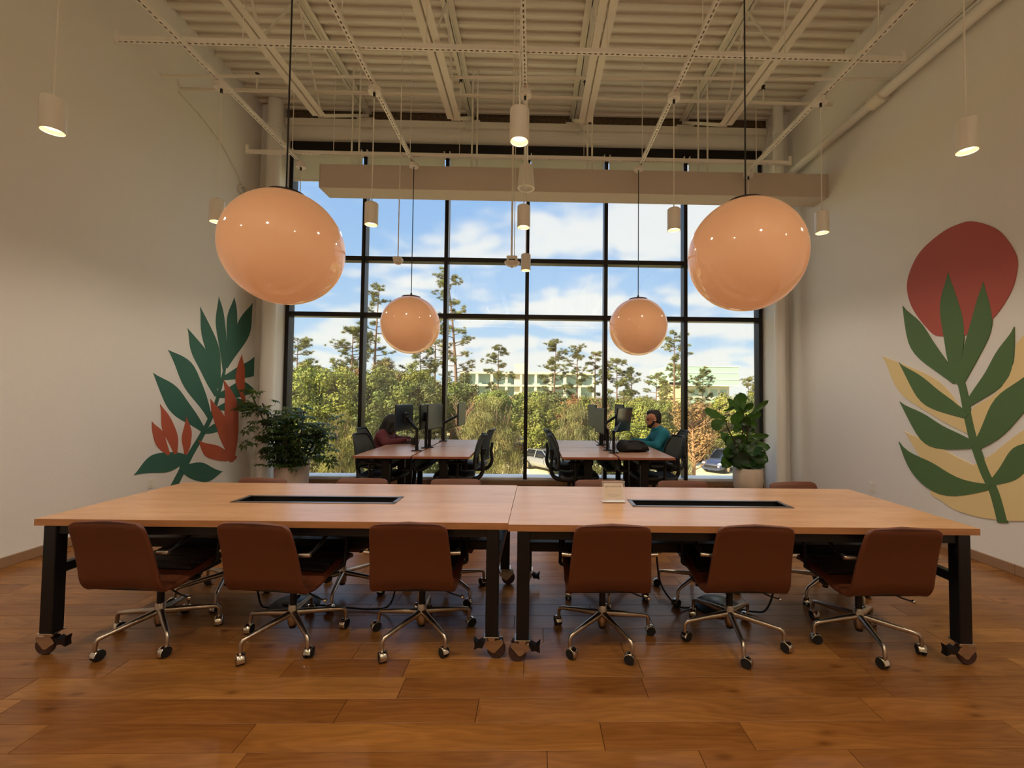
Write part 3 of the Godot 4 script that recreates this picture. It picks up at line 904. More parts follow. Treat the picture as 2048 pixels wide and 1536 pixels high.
	var cables := [[[Vector3(-1.70, 0.012, -3.06), Vector3(-1.78, 0.02, -3.02), Vector3(-1.8, 0.16, -2.98), Vector3(-1.86, 0.34, -2.95), Vector3(-1.9, 0.43, -2.95)], "black cable rising from the left floor box behind the second chair"],
		[[Vector3(-1.46, 0.012, -3.06), Vector3(-1.3, 0.02, -3.02), Vector3(-1.05, 0.012, -3.0), Vector3(-0.92, 0.06, -2.98), Vector3(-0.86, 0.3, -2.95), Vector3(-0.82, 0.44, -2.94)], "black cable running right from the left floor box and up to the table stretcher"],
		[[Vector3(1.18, 0.012, -3.06), Vector3(1.05, 0.012, -3.02), Vector3(0.96, 0.07, -2.98), Vector3(0.86, 0.22, -2.93), Vector3(0.83, 0.44, -2.93)], "black cable rising left from the right floor box to the table stretcher"],
		[[Vector3(1.4, 0.012, -3.02), Vector3(1.5, 0.015, -2.96), Vector3(1.56, 0.05, -2.92), Vector3(1.6, 0.2, -2.9), Vector3(1.6, 0.44, -2.9)], "black cable rising right from the right floor box beside the fifth chair"]]
	for c in cables:
		var o := obj("power_cable", B.new().tube(curve_pts(c[0], 8), 0.006, 8), M.black)
		tag(o, c[1], "cable", "cables under the conference tables")

# ---------------------------------------------------------------- chairs
func slab(path: Array, widths: Array, thick: float, corner: float) -> B:  # a padded sheet swept along a side profile (y, z), rounded at its edges
	var b := B.new()
	var rings := []
	var n := path.size()
	for i in n:
		var p: Vector2 = path[i]
		var t: Vector2 = (path[mini(i + 1, n - 1)] - path[maxi(i - 1, 0)]).normalized()
		var nn := Vector2(-t.y, t.x)
		var e := minf(float(i), float(n - 1 - i)) / 3.0
		var w: float = widths[i] / 2.0
		var k := 1.0
		if e < 1.0:
			k = sqrt(1.0 - (1.0 - e) ** 2)
			w -= corner * (1.0 - k)
		var th := thick / 2.0 * (0.35 + 0.65 * k)
		var ring := PackedVector3Array()
		for s in 20:
			var a := TAU * s / 20.0
			var cx := signf(cos(a)) * pow(absf(cos(a)), 0.16)
			var cy := signf(sin(a)) * pow(absf(sin(a)), 0.7)
			var dish := 0.022 * (cx * cx) * (1.0 if i > n / 2 else 0.35)
			var q := p + nn * (cy * th + dish)
			ring.append(Vector3(cx * w, q.x, q.y))
		rings.append(ring)
	return b.loft(rings)

func make_lounge_chair() -> Node3D:                                      # faces -z, hub at the origin
	var t := thing("conference_chair", "", "chair", Vector3.ZERO, 0, "brown conference chairs")
	var key := [Vector2(0.395, -0.275), Vector2(0.412, -0.23), Vector2(0.405, -0.1), Vector2(0.385, 0.03), Vector2(0.368, 0.12), Vector2(0.375, 0.185), Vector2(0.42, 0.225), Vector2(0.5, 0.245), Vector2(0.6, 0.27), Vector2(0.69, 0.298), Vector2(0.765, 0.325)]
	var path := curve_pts(key, 4)
	var wid := []
	for i in path.size():
		var u := float(i) / (path.size() - 1)
		wid.append(lerpf(0.455, 0.47, u / 0.5) if u < 0.5 else lerpf(0.47, 0.405, (u - 0.5) / 0.5))
	obj("shell", slab(path, wid, 0.036, 0.03), M.leather, t)
	# ribbed pad on the inside
	for i in 9:
		var a := 2 + i * 2
		var p: Vector2 = path[a]
		var q: Vector2 = path[a + 2]
		var d := (q - p).normalized()
		var nn := Vector2(-d.y, d.x)
		if nn.x < 0 and i < 5: nn = -nn
		var m := (p + q) / 2 + nn * 0.021
		obj("pad_rib", B.new().box(Vector3(0, m.x, m.y), Vector3(0.405, 0.02, (q - p).length() - 0.004), Basis(Vector3.RIGHT, -atan2(d.x, d.y)), 0.007), M.leather_dark, t)
	for s in [-1.0, 1.0]:
		var x: float = s * 0.245
		obj("armrest", B.new().tube(curve_pts([Vector3(s * 0.215, 0.575, 0.245), Vector3(x, 0.58, 0.2), Vector3(x, 0.64, 0.05), Vector3(x, 0.665, -0.06), Vector3(x, 0.645, -0.12), Vector3(x, 0.56, -0.135), Vector3(x, 0.44, -0.125), Vector3(x, 0.4, -0.11), Vector3(s * 0.21, 0.388, -0.1)], 5), 0.011, 8), M.black_metal, t)
		obj("arm_pin", B.new().cyl(Vector3(s * 0.2, 0.575, 0.25), Vector3(s * 0.262, 0.577, 0.243), 0.011, -1, 10), M.alu, t)
		obj("seat_rail", B.new().mm(Vector3(s * 0.2 - 0.012, 0.355, -0.2), Vector3(s * 0.2 + 0.012, 0.38, 0.08), 0.004), M.black_metal, t)
	obj("cross_bar", B.new().mm(Vector3(-0.23, 0.338, -0.02), Vector3(0.23, 0.36, 0.03), 0.004), M.black_metal, t)
	obj("tilt_mechanism", B.new().mm(Vector3(-0.07, 0.315, -0.12), Vector3(0.07, 0.362, 0.1), 0.01), M.dark_plastic, t)
	var lev := obj("lever", B.new().tube(curve_pts([Vector3(0.05, 0.322, 0.06), Vector3(0.12, 0.318, 0.08), Vector3(0.19, 0.29, 0.09), Vector3(0.25, 0.272, 0.09)], 4), 0.0045, 8), M.black_metal, t)
	obj("lever_knob", B.new().ball(Vector3(0.255, 0.27, 0.09), Vector3.ONE * 0.012, 12, 8), M.chrome, lev)
	obj("gas_lift", B.new().cyl(Vector3(0, 0.19, 0), Vector3(0, 0.325, 0), 0.019, -1, 16), M.black_metal, t)
	var hub := obj("hub", B.new().lathe([Vector2(0.021, 0.075), Vector2(0.026, 0.08), Vector2(0.03, 0.12), Vector2(0.026, 0.19), Vector2(0.022, 0.195), Vector2(0, 0.195)], 20), M.alu, t)
	obj("hub_tip", B.new().cyl(Vector3(0, 0.06, 0), Vector3(0, 0.078, 0), 0.019, 0.021, 16), M.dark_plastic, hub)
	return t

func add_base(t: Node3D, turn_deg: float, seed_: int) -> void:            # five arms with hooded casters; each chair's own turn
	var rng := RandomNumberGenerator.new()
	rng.seed = seed_
	for i in 5:
		var a := deg_to_rad(turn_deg + 72.0 * i)
		var d := Vector3(cos(a), 0, sin(a))
		var side := Vector3(-d.z, 0, d.x)
		var pts := [d * 0.02 + Vector3(0, 0.145, 0), d * 0.14 + Vector3(0, 0.132, 0), d * 0.25 + Vector3(0, 0.118, 0), d * 0.276 + Vector3(0, 0.112, 0), d * 0.286 + Vector3(0, 0.098, 0), d * 0.288 + Vector3(0, 0.055, 0)]
		var lg := obj("base_leg", B.new().tube(pts, [0.019, 0.0155, 0.012, 0.0115, 0.011, 0.01], 10), M.alu, t)
		# caster: chrome hood over two dark wheels, trailing a random way
		var c := rng.randf() * TAU
		var f := Vector3(cos(c), 0, sin(c))
		var ax := Vector3(-f.z, 0, f.x)
		var o := d * 0.288 + f * 0.014
		var bs := Basis(f, Vector3.UP, ax)
		var w := B.new()
		for s in [-1.0, 1.0]:
			w.cyl(o + Vector3(0, 0.026, 0) + ax * s * 0.006, o + Vector3(0, 0.026, 0) + ax * s * 0.02, 0.026, -1, 16)
		var cs := obj("caster_wheels", w, M.rubber, lg)
		var hood := B.new()
		var rings := []
		for k in 9:
			var th := deg_to_rad(lerpf(-20.0, 178.0, k / 8.0))
			var ring := PackedVector3Array()
			for q in 8:
				var be := TAU * q / 8.0
				var rr := 0.029 + 0.0025 * cos(be)
				ring.append(o + bs * Vector3(cos(th) * rr, 0.026 + sin(th) * rr, sin(be) * 0.021))
			rings.append(ring)
		hood.loft(rings)
		obj("caster_hood", hood, M.chrome, lg)

func build_conference_chairs() -> void:
	M.leather_dark = mat(rgb(26, 18, 15), 0.45)
	var proto := make_lounge_chair()
	var spots := [[-2.19, -2.70, 0.07, 36.0, "leftmost brown leather conference chair on the near side, its back to the camera"],
		[-1.40, -2.68, 0.13, 32.5, "second brown leather conference chair from the left on the near side"],
		[-0.645, -2.695, 0.0, 50.0, "third brown leather chair on the near side, just left of the table seam"],
		[0.435, -2.675, 0.0, 65.0, "fourth brown leather chair on the near side, just right of the table seam"],
		[1.205, -2.675, 0.02, 26.0, "fifth brown leather conference chair from the left on the near side"],
		[1.97, -2.64, 0.0, 32.0, "rightmost brown leather conference chair on the near side, its back to the camera"],
		[-2.18, -3.26, PI + 0.1, 20.0, "brown leather chair on the far side, at the left end of the tables"],
		[-1.36, -3.27, PI, 44.0, "second brown leather chair from the left on the far side"],
		[-0.61, -3.27, PI, 10.0, "third brown leather chair on the far side, just left of the table seam"],
		[0.56, -3.27, PI, 60.0, "fourth brown leather chair on the far side, behind the sign holder"],
		[1.235, -3.26, PI, 30.0, "fifth brown leather chair from the left on the far side"],
		[2.17, -3.24, PI - 0.1, 50.0, "brown leather chair on the far side, at the right end of the tables"]]
	var all := [proto]
	for i in 11: all.append(proto.duplicate())
	for i in 12:
		var c: Node3D = all[i]
		var s: Array = spots[i]
		if i > 0:
			c.name = numbered("conference_chair")
			add_child(c)
		c.position = Vector3(s[0], 0, s[1])
		c.rotation.y = -s[2]
		c.set_meta("label", s[4])
		add_base(c, s[3] + rad_to_deg(-s[2]) * -1.0 - (180.0 if i > 5 else 0.0), 50 + i)

# ---------------------------------------------------------------- desks by the window
func build_desks() -> void:
	var oak := tri_map(mat(Color(1, 1, 1), 0.3), wood_image(77, 512, 256, 1.4, 0.8, Color(0.60, 0.45, 0.37), Color(0.76, 0.61, 0.52), 0.08, 0), Vector3(1.3, 0.8, 0.8), Vector3(0.5, 0.5, 0.5))
	var edge := mat(rgb(150, 88, 62), 0.45)
	var d := thing("bench_desk", "", "desk", Vector3.ZERO, 0, "benching desks by the window")
	obj("desktop", B.new().mm(Vector3(-0.315, 0.729, -0.47), Vector3(0.315, 0.755, 0.47), 0.002), oak, d)
	var eb := B.new()
	for s in [-1.0, 1.0]:
		eb.mm(Vector3(-0.316, 0.73, s * 0.47 - 0.0015), Vector3(0.316, 0.754, s * 0.47 + 0.0015))
		eb.mm(Vector3(s * 0.315 - 0.0015, 0.73, -0.47), Vector3(s * 0.315 + 0.0015, 0.754, 0.47))
	obj("edge_band", eb, edge, d)
	for s in [-1.0, 1.0]:
		var l := obj("lifting_leg", B.new().mm(Vector3(-0.045, 0.3, s * 0.3 - 0.03), Vector3(0.045, 0.7, s * 0.3 + 0.03), 0.004), M.black_metal, d)
		obj("inner_column", B.new().mm(Vector3(-0.037, 0.03, s * 0.3 - 0.022), Vector3(0.037, 0.3, s * 0.3 + 0.022), 0.003), M.black_metal, l)
		obj("foot", B.new().mm(Vector3(-0.27, 0.0, s * 0.3 - 0.035), Vector3(0.27, 0.03, s * 0.3 + 0.035), 0.006), M.black_metal, d)
		obj("bracket", B.new().mm(Vector3(-0.27, 0.7, s * 0.3 - 0.03), Vector3(0.27, 0.729, s * 0.3 + 0.03), 0.004), M.black_metal, d)
	obj("crossbeam", B.new().mm(Vector3(-0.06, 0.64, -0.3), Vector3(0.06, 0.7, 0.3), 0.004), M.black_metal, d)
	obj("modesty_tray", B.new().mm(Vector3(-0.31, 0.58, -0.4), Vector3(-0.2, 0.6, 0.4), 0.003).mm(Vector3(-0.31, 0.58, -0.4), Vector3(-0.3, 0.7, 0.4), 0.003), M.black_metal, d)
	var spots := [[-1.665, -5.42, PI, "bench desk of pinkish oak at the near left corner of the left desk cluster"], [-1.01, -5.42, 0.0, "bench desk of pinkish oak at the near right corner of the left desk cluster"],
		[-1.665, -6.375, PI, "bench desk where the person in maroon sits"], [-1.01, -6.375, 0.0, "bench desk at the window end of the left desk cluster, two chairs beside it"],
		[0.665, -5.45, PI, "bench desk of pinkish oak at the near left corner of the right desk cluster"], [1.32, -5.45, 0.0, "bench desk with a black bag lying on it"],
		[0.665, -6.405, PI, "bench desk at the window end of the right desk cluster, on its left"], [1.32, -6.405, 0.0, "bench desk where the bearded person in teal sits"]]
	for i in 8:
		var s: Array = spots[i]
		if i == 0:
			d.position = Vector3(s[0], 0, s[1]); d.rotation.y = s[2]; d.set_meta("label", s[3])
		else:
			dup(d, "bench_desk", s[3], Vector3(s[0], 0, s[1]), s[2])
	# monitors on arms: where, which way the screen looks (degrees from +x towards -z), its pole, what it is
	var back := mat(rgb(30, 38, 50), 0.35)
	var screen := mat(rgb(84, 90, 86), 0.38)  # pale grey paints the window sheen into the switched-off screens
	var ms := [[Vector3(-1.62, 1.155, -5.6), 173.0, Vector3(-1.40, 0, -5.42), "monitor seen from behind in front of the person in maroon"],
		[Vector3(-1.44, 1.15, -5.93), 180.0, Vector3(-1.36, 0, -5.72), "monitor seen nearly edge-on, back to back with a grey screen on the left desks"],
		[Vector3(-1.27, 1.155, -5.86), -8.0, Vector3(-1.33, 0, -5.78), "grey upright-looking screen in the middle of the left desks"],
		[Vector3(-1.02, 1.16, -6.5), -2.0, Vector3(-1.31, 0, -6.58), "monitor on a long angled arm at the window end of the left desks"],
		[Vector3(0.855, 1.165, -6.3), 184.0, Vector3(0.97, 0, -6.2), "farther of the two monitors facing left on the right desks"],
		[Vector3(0.875, 1.13, -5.72), 184.0, Vector3(0.97, 0, -5.62), "nearer of the two monitors facing left on the right desks"],
		[Vector3(1.245, 1.135, -5.9), -33.0, Vector3(1.0, 0, -5.36), "dark monitor tilted towards the bearded person in teal"],
		[Vector3(1.29, 1.17, -6.42), 2.0, Vector3(1.01, 0, -6.3), "pale monitor half hidden behind the dark one on the right desks"]]
	for m in ms:
		var a := deg_to_rad(m[1])
		var t := thing("monitor", m[3], "monitor", m[0], a, "desk monitors on arms")
		var tilt := Basis(Vector3.BACK, 0.0 if m[1] != -33.0 else -0.14)
		obj("housing", B.new().box(Vector3(-0.012, 0, 0), Vector3(0.018, 0.325, 0.54), tilt, 0.006), back if m[1] == 173.0 else M.dark_plastic, t)
		obj("screen", B.new().box(Vector3(-0.002, 0.004, 0), Vector3(0.003, 0.3, 0.522), tilt), screen if m[1] != -33.0 else mat(rgb(40, 48, 52), 0.2), t)
		obj("rear_mount", B.new().box(Vector3(-0.034, 0, 0), Vector3(0.028, 0.12, 0.12), tilt, 0.006), M.dark_plastic, t)
		if m[1] == 173.0:
			obj("emblem", B.new().box(Vector3(-0.0215, 0.055, 0.01), Vector3(0.001, 0.026, 0.03)), mat(rgb(190, 196, 204), 0.3, 0.6), t)
		var arm := thing("monitor_stand", "black arm of the " + (m[3] as String).replace(", back to back with a grey screen", "").replace(" at the window end of the left desks", " at the left desks' window end").replace("half hidden behind the dark one", "behind the dark one"), "monitor stand", Vector3(m[2].x, 0.755, m[2].z), 0, "black monitor arms")
		obj("base_plate", B.new().mm(Vector3(-0.055, 0, -0.035), Vector3(0.055, 0.012, 0.035), 0.003), M.black_metal, arm)
		var top: Vector3 = Vector3(0, (m[0] as Vector3).y - 0.755 - 0.02, 0)
		obj("pole", B.new().cyl(Vector3(0, 0.01, 0), Vector3(0, top.y * 0.72, 0), 0.019, -1, 12), M.black_metal, arm)
		var b := Basis(Vector3.UP, a)
		var at: Vector3 = (m[0] as Vector3) + b * Vector3(-0.05, 0, 0) - Vector3(m[2].x, 0.755, m[2].z)
		obj("arm", B.new().tube([Vector3(0, top.y * 0.7, 0), Vector3(0, top.y * 0.74, 0) + Vector3(at.x, 0, at.z) * 0.15, at + Vector3(0, -0.01, 0)], [0.022, 0.02, 0.016], 10), M.black_metal, arm)
		obj("swivel", B.new().ball(at, Vector3.ONE * 0.026, 12, 8), M.black_metal, arm)
		var k := at + b * Vector3(0.0, -0.02, 0.05)
		obj("cable", B.new().tube(curve_pts([k, k + Vector3(0.01, -0.12, 0.03), Vector3(0.03, top.y * 0.45, 0.03), Vector3(0.022, top.y * 0.2, 0.02), Vector3(0.03, 0.012, 0.02)], 5), 0.004, 6), M.black, arm)
	# small things on the desks
	var mug := thing("mug", "dark mug with a handle on the left desks in front of the person in maroon", "mug", Vector3(-1.62, 0.755, -6.12))
	obj("body", B.new().lathe([Vector2(0, 0), Vector2(0.036, 0), Vector2(0.04, 0.01), Vector2(0.041, 0.095), Vector2(0.038, 0.095), Vector2(0.036, 0.01), Vector2(0, 0.008)], 20), mat(rgb(26, 24, 26), 0.3), mug)
	obj("handle", B.new().tube(curve_pts([Vector3(-0.038, 0.078, 0), Vector3(-0.066, 0.07, 0), Vector3(-0.066, 0.035, 0), Vector3(-0.038, 0.022, 0)], 5), 0.006, 8), mat(rgb(26, 24, 26), 0.3), mug)
	var kb := thing("keyboard", "flat black keyboard under the hands of the bearded person", "keyboard", Vector3(1.40, 0.755, -6.36), PI / 2)
	obj("case", B.new().mm(Vector3(-0.18, 0, -0.06), Vector3(0.18, 0.014, 0.06), 0.004), M.dark_plastic, kb)
	obj("keys", B.new().mm(Vector3(-0.17, 0.014, -0.05), Vector3(0.17, 0.019, 0.05), 0.002), M.black, kb)
	var kb2 := thing("keyboard", "flat black keyboard under the hands of the person in maroon", "keyboard", Vector3(-1.74, 0.755, -6.36), PI / 2)
	obj("case", B.new().mm(Vector3(-0.18, 0, -0.06), Vector3(0.18, 0.014, 0.06), 0.004), M.dark_plastic, kb2)
	obj("keys", B.new().mm(Vector3(-0.17, 0.014, -0.05), Vector3(0.17, 0.019, 0.05), 0.002), M.black, kb2)
	var bag := thing("bag", "black soft bag lying on the near right desk", "bag", Vector3(1.27, 0.757, -5.55), 0.12)
	obj("body", net([[Vector3(-0.13, 0.07, 0.0), Vector3(0.1, 0.062, 0.02), 0.068, 0.055], [Vector3(-0.12, 0.066, 0.07), Vector3(0.12, 0.058, 0.06), 0.062, 0.05], [Vector3(-0.1, 0.08, -0.05), Vector3(0.08, 0.06, -0.05), 0.06, 0.055], [Vector3(0.1, 0.05, 0.03), Vector3(0.17, 0.03, 0.03), 0.045, 0.028], [Vector3(-0.16, 0.045, 0.02), Vector3(-0.16, 0.04, 0.05), 0.04, 0.035]], 0.012, 60.0), mat(rgb(17, 16, 18), 0.75), bag)
	obj("strap", B.new().tube(curve_pts([Vector3(-0.08, 0.135, 0.08), Vector3(0.02, 0.142, 0.1), Vector3(0.12, 0.11, 0.09), Vector3(0.19, 0.03, 0.06), Vector3(0.2, 0.012, 0.0)], 5), 0.011, 8), mat(rgb(30, 28, 30), 0.7), bag)
	obj("pocket_flap", B.new().box(Vector3(-0.02, 0.06, 0.132), Vector3(0.2, 0.05, 0.012), Basis(Vector3.RIGHT, -0.3), 0.005), mat(rgb(24, 23, 25), 0.7), bag)

func build_task_chairs() -> void:
	var mesh_back := mat(rgb(52, 56, 56), 0.9)
	mesh_back.backlight_enabled = true
	mesh_back.backlight = Color(0.25, 0.27, 0.26)
	var t := thing("task_chair", "", "chair", Vector3.ZERO, 0, "black mesh task chairs")      # faces -z
	var rings := []
	var outline_l := []
	var outline_r := []
	for i in 9:
		var u := i / 8.0
		var y := lerpf(0.56, 0.955, u)
		var zc := 0.225 + 0.05 * sin(u * 2.6) * -1.0 + 0.11 * u
		var w := 0.2 + 0.03 * sin(u * PI) - 0.05 * u * u * u
		var ring := PackedVector3Array()
		for k in 9:
			var s := (k - 4) / 4.0
			ring.append(Vector3(s * w, y, zc - 0.055 * s * s + 0.055))
		rings.append(ring)
		outline_l.append(ring[0]); outline_r.append(ring[8])
	var bk := B.new()
	for i in 8:
		for k in 8:
			bk.quad(rings[i][k], rings[i][k + 1], rings[i + 1][k + 1], rings[i + 1][k], 1)
	obj("mesh_back", bk, mesh_back, t)
	var loop := []
	for p in outline_l: loop.append(p)
	for p in rings[8]: loop.append(p)
	outline_r.reverse()
	for p in outline_r: loop.append(p)
	var bottom := []
	for p in rings[0]: bottom.append(p)
	bottom.reverse()
	for p in bottom: loop.append(p)
	obj("back_frame", B.new().tube(loop, 0.013, 8), M.dark_plastic, t)
	obj("lumbar_pad", B.new().box(Vector3(0, 0.66, 0.262), Vector3(0.3, 0.09, 0.014), Basis(Vector3.RIGHT, 0.1), 0.006), M.dark_plastic, t)
	obj("spine", B.new().tube(curve_pts([Vector3(0, 0.4, 0.08), Vector3(0, 0.42, 0.26), Vector3(0, 0.52, 0.325), Vector3(0, 0.66, 0.315), Vector3(0, 0.78, 0.33)], 5), [0.03, 0.03, 0.03, 0.03, 0.03, 0.028, 0.026, 0.025, 0.025, 0.024, 0.024, 0.023, 0.022, 0.022, 0.021, 0.02, 0.02, 0.02, 0.02, 0.018, 0.016], 10), M.dark_plastic, t)
	var sk := [Vector2(0.445, -0.25), Vector2(0.47, -0.21), Vector2(0.475, -0.05), Vector2(0.465, 0.1), Vector2(0.475, 0.2), Vector2(0.47, 0.23)]
	var sp := curve_pts(sk, 3)
	var sw := []
	for i in sp.size(): sw.append(0.47 - 0.05 * absf(float(i) / sp.size() - 0.4))
	obj("seat", slab(sp, sw, 0.07, 0.08), M.black, t)
	for s in [-1.0, 1.0]:
		obj("arm_post", B.new().tube(curve_pts([Vector3(s * 0.16, 0.41, 0.02), Vector3(s * 0.25, 0.43, 0.03), Vector3(s * 0.27, 0.5, 0.03), Vector3(s * 0.27, 0.64, 0.03)], 4), 0.017, 8), M.dark_plastic, t)
		obj("arm_pad", B.new().box(Vector3(s * 0.265, 0.652, 0.0), Vector3(0.08, 0.026, 0.24), Basis(), 0.01), M.black, t)
	obj("tilt_mechanism", B.new().mm(Vector3(-0.1, 0.375, -0.1), Vector3(0.1, 0.425, 0.12), 0.012), M.dark_plastic, t)
	obj("gas_lift", B.new().cyl(Vector3(0, 0.1, 0), Vector3(0, 0.38, 0), 0.025, -1, 14), M.black_metal, t)
	for i in 5:
		var a := TAU * i / 5.0 + 0.3
		var d := Vector3(cos(a), 0, sin(a))
		var l := obj("base_leg", B.new().tube([Vector3(0, 0.115, 0), d * 0.16 + Vector3(0, 0.1, 0), d * 0.3 + Vector3(0, 0.072, 0)], [0.03, 0.022, 0.016], 8), M.dark_plastic, t)
		var sd := Vector3(-d.z, 0, d.x)
		obj("caster", B.new().cyl(d * 0.3 + Vector3(0, 0.029, 0) - sd * 0.02, d * 0.3 + Vector3(0, 0.029, 0) + sd * 0.02, 0.029, -1, 14), M.rubber, l)
	var spots := [[-1.80, -5.42, -PI / 2 - 0.15, "empty black mesh chair at the near left corner of the left desks"], [-2.12, -6.36, -PI / 2, "black mesh chair in which the person in maroon sits"],
		[-0.92, -5.46, PI / 2 + 0.1, "empty black mesh chair on the right of the left desks, the nearer one"], [-0.88, -6.3, PI / 2 - 0.12, "empty black mesh chair on the right of the left desks, nearer the window"],
		[0.57, -5.5, -PI / 2 - 0.05, "empty black mesh chair on the left of the right desks, the nearer one"], [0.54, -6.32, -PI / 2 + 0.15, "empty black mesh chair on the left of the right desks, nearer the window"],
		[1.52, -5.46, PI / 2 + 0.1, "empty black mesh chair at the near right corner of the right desks, beside the bag"], [1.9, -6.36, PI / 2, "black mesh chair in which the bearded person in teal sits"]]
	for i in 8:
		var s: Array = spots[i]
		if i == 0:
			t.position = Vector3(s[0], 0, s[1]); t.rotation.y = s[2]; t.set_meta("label", s[3])
		else:
			dup(t, "task_chair", s[3], Vector3(s[0], 0, s[1]), s[2])

# ---------------------------------------------------------------- bodies: tapered capsules joined by a smooth minimum, meshed as surface nets
func net(bones: Array, cell: float, sharp: float, flatten := Vector3.ONE) -> ArrayMesh:
	var lo := Vector3.ONE * 1e9
	var hi := -lo
	for b in bones:
		for k in 2:
			var r: float = b[2 + k] + cell * 3.0
			lo = lo.min((b[k] as Vector3) - Vector3.ONE * r)
			hi = hi.max((b[k] as Vector3) + Vector3.ONE * r)
	var n := Vector3i((hi - lo) / cell) + Vector3i.ONE * 2
	var f := PackedFloat32Array()
	f.resize(n.x * n.y * n.z)
	for b in bones:
		var a: Vector3 = b[0]
		var c: Vector3 = b[1]
		var ra: float = b[2]
		var rb: float = b[3]
		var m := maxf(ra, rb) + cell * 2.5 + 2.0 / sharp
		var p0 := Vector3i(((a.min(c) - Vector3.ONE * m - lo) / cell).max(Vector3.ZERO))
		var p1 := Vector3i((a.max(c) + Vector3.ONE * m - lo) / cell).min(n - Vector3i.ONE)
		var ac := c - a
		var l2 := maxf(ac.length_squared(), 1e-9)
		for z in range(p0.z, p1.z + 1):
			for y in range(p0.y, p1.y + 1):
				for x in range(p0.x, p1.x + 1):
					var p := lo + Vector3(x, y, z) * cell
					var t := clampf((p - a).dot(ac) / l2, 0.0, 1.0)
					var d := ((p - a - ac * t) / flatten).length() - lerpf(ra, rb, t)
					f[(z * n.y + y) * n.x + x] += exp(-minf(d, 0.5) * sharp)
	for i in f.size():
		f[i] = -log(f[i]) / sharp if f[i] > 1e-12 else 1.0
	var at := PackedInt32Array()
	at.resize(f.size())
	at.fill(-1)
	var vs := PackedVector3Array()
	var off := [Vector3i(0, 0, 0), Vector3i(1, 0, 0), Vector3i(0, 1, 0), Vector3i(1, 1, 0), Vector3i(0, 0, 1), Vector3i(1, 0, 1), Vector3i(0, 1, 1), Vector3i(1, 1, 1)]
	var edges := [[0, 1], [2, 3], [4, 5], [6, 7], [0, 2], [1, 3], [4, 6], [5, 7], [0, 4], [1, 5], [2, 6], [3, 7]]
	var sy := n.x
	var sz := n.x * n.y
	var step := [0, 1, sy, sy + 1, sz, sz + 1, sz + sy, sz + sy + 1]
	for z in n.z - 1:
		for y in n.y - 1:
			for x in n.x - 1:
				var i := (z * n.y + y) * n.x + x
				var neg := 0
				for k in 8:
					if f[i + step[k]] < 0.0: neg += 1
				if neg == 0 or neg == 8: continue
				var s := Vector3()
				var cnt := 0
				for e in edges:
					var u := f[i + step[e[0]]]
					var w := f[i + step[e[1]]]
					if (u < 0.0) != (w < 0.0):
						s += Vector3(off[e[0]]).lerp(Vector3(off[e[1]]), u / (u - w))
						cnt += 1
				at[i] = vs.size()
				vs.append(lo + (Vector3(x, y, z) + s / cnt) * cell)
	var bld := B.new()
	for z in range(1, n.z - 1):
		for y in range(1, n.y - 1):
			for x in range(1, n.x - 1):
				var i := (z * n.y + y) * n.x + x
				var inside := f[i] < 0.0
				for ax in 3:
					var d1: int = [1, sy, sz][ax]
					if (f[i + d1] < 0.0) == inside: continue
					var q: int = [sy, sz, 1][ax]
					var r: int = [sz, 1, sy][ax]
					var v0 := at[i - q - r]; var v1 := at[i - r]; var v2 := at[i]; var v3 := at[i - q]
					if v0 < 0 or v1 < 0 or v2 < 0 or v3 < 0: continue
					if inside: bld.quad(vs[v0], vs[v1], vs[v2], vs[v3], 1)
					else: bld.quad(vs[v0], vs[v3], vs[v2], vs[v1], 1)
	return bld.done()

func grown(bones: Array, by: float) -> Array:
	var out := []
	for b in bones: out.append([b[0], b[1], b[2] + by, b[3] + by])
	return out

func hand_bones(wrist: Vector3, dir: Vector3, side: float) -> Array:     # palm down, fingers bent on the keys
	var out := []
	var d := dir.normalized()
	var across := d.cross(Vector3.UP).normalized()
	var k := wrist + d * 0.075 + Vector3(0, 0.008, 0)
	for i in 4:
		var o := across * (0.028 - 0.0185 * i)
		var ln: float = [0.068, 0.078, 0.073, 0.058][i if side > 0 else 3 - i]
		out.append([wrist + d * 0.015 + o * 0.6, k + o, 0.014, 0.011])
		out.append([k + o, k + o + d * ln * 0.5 + Vector3(0, 0.008, 0), 0.0092, 0.0086])
		out.append([k + o + d * ln * 0.5 + Vector3(0, 0.008, 0), k + o + d * ln * 0.85 + Vector3(0, -0.018, 0), 0.0086, 0.0078])
	var th := across * -side * 0.03
	out.append([wrist + d * 0.02, wrist + d * 0.04 + th, 0.014, 0.0115])
	out.append([wrist + d * 0.04 + th, wrist + d * 0.085 + th * 1.25 + Vector3(0, -0.008, 0), 0.0105, 0.0085])
	return out

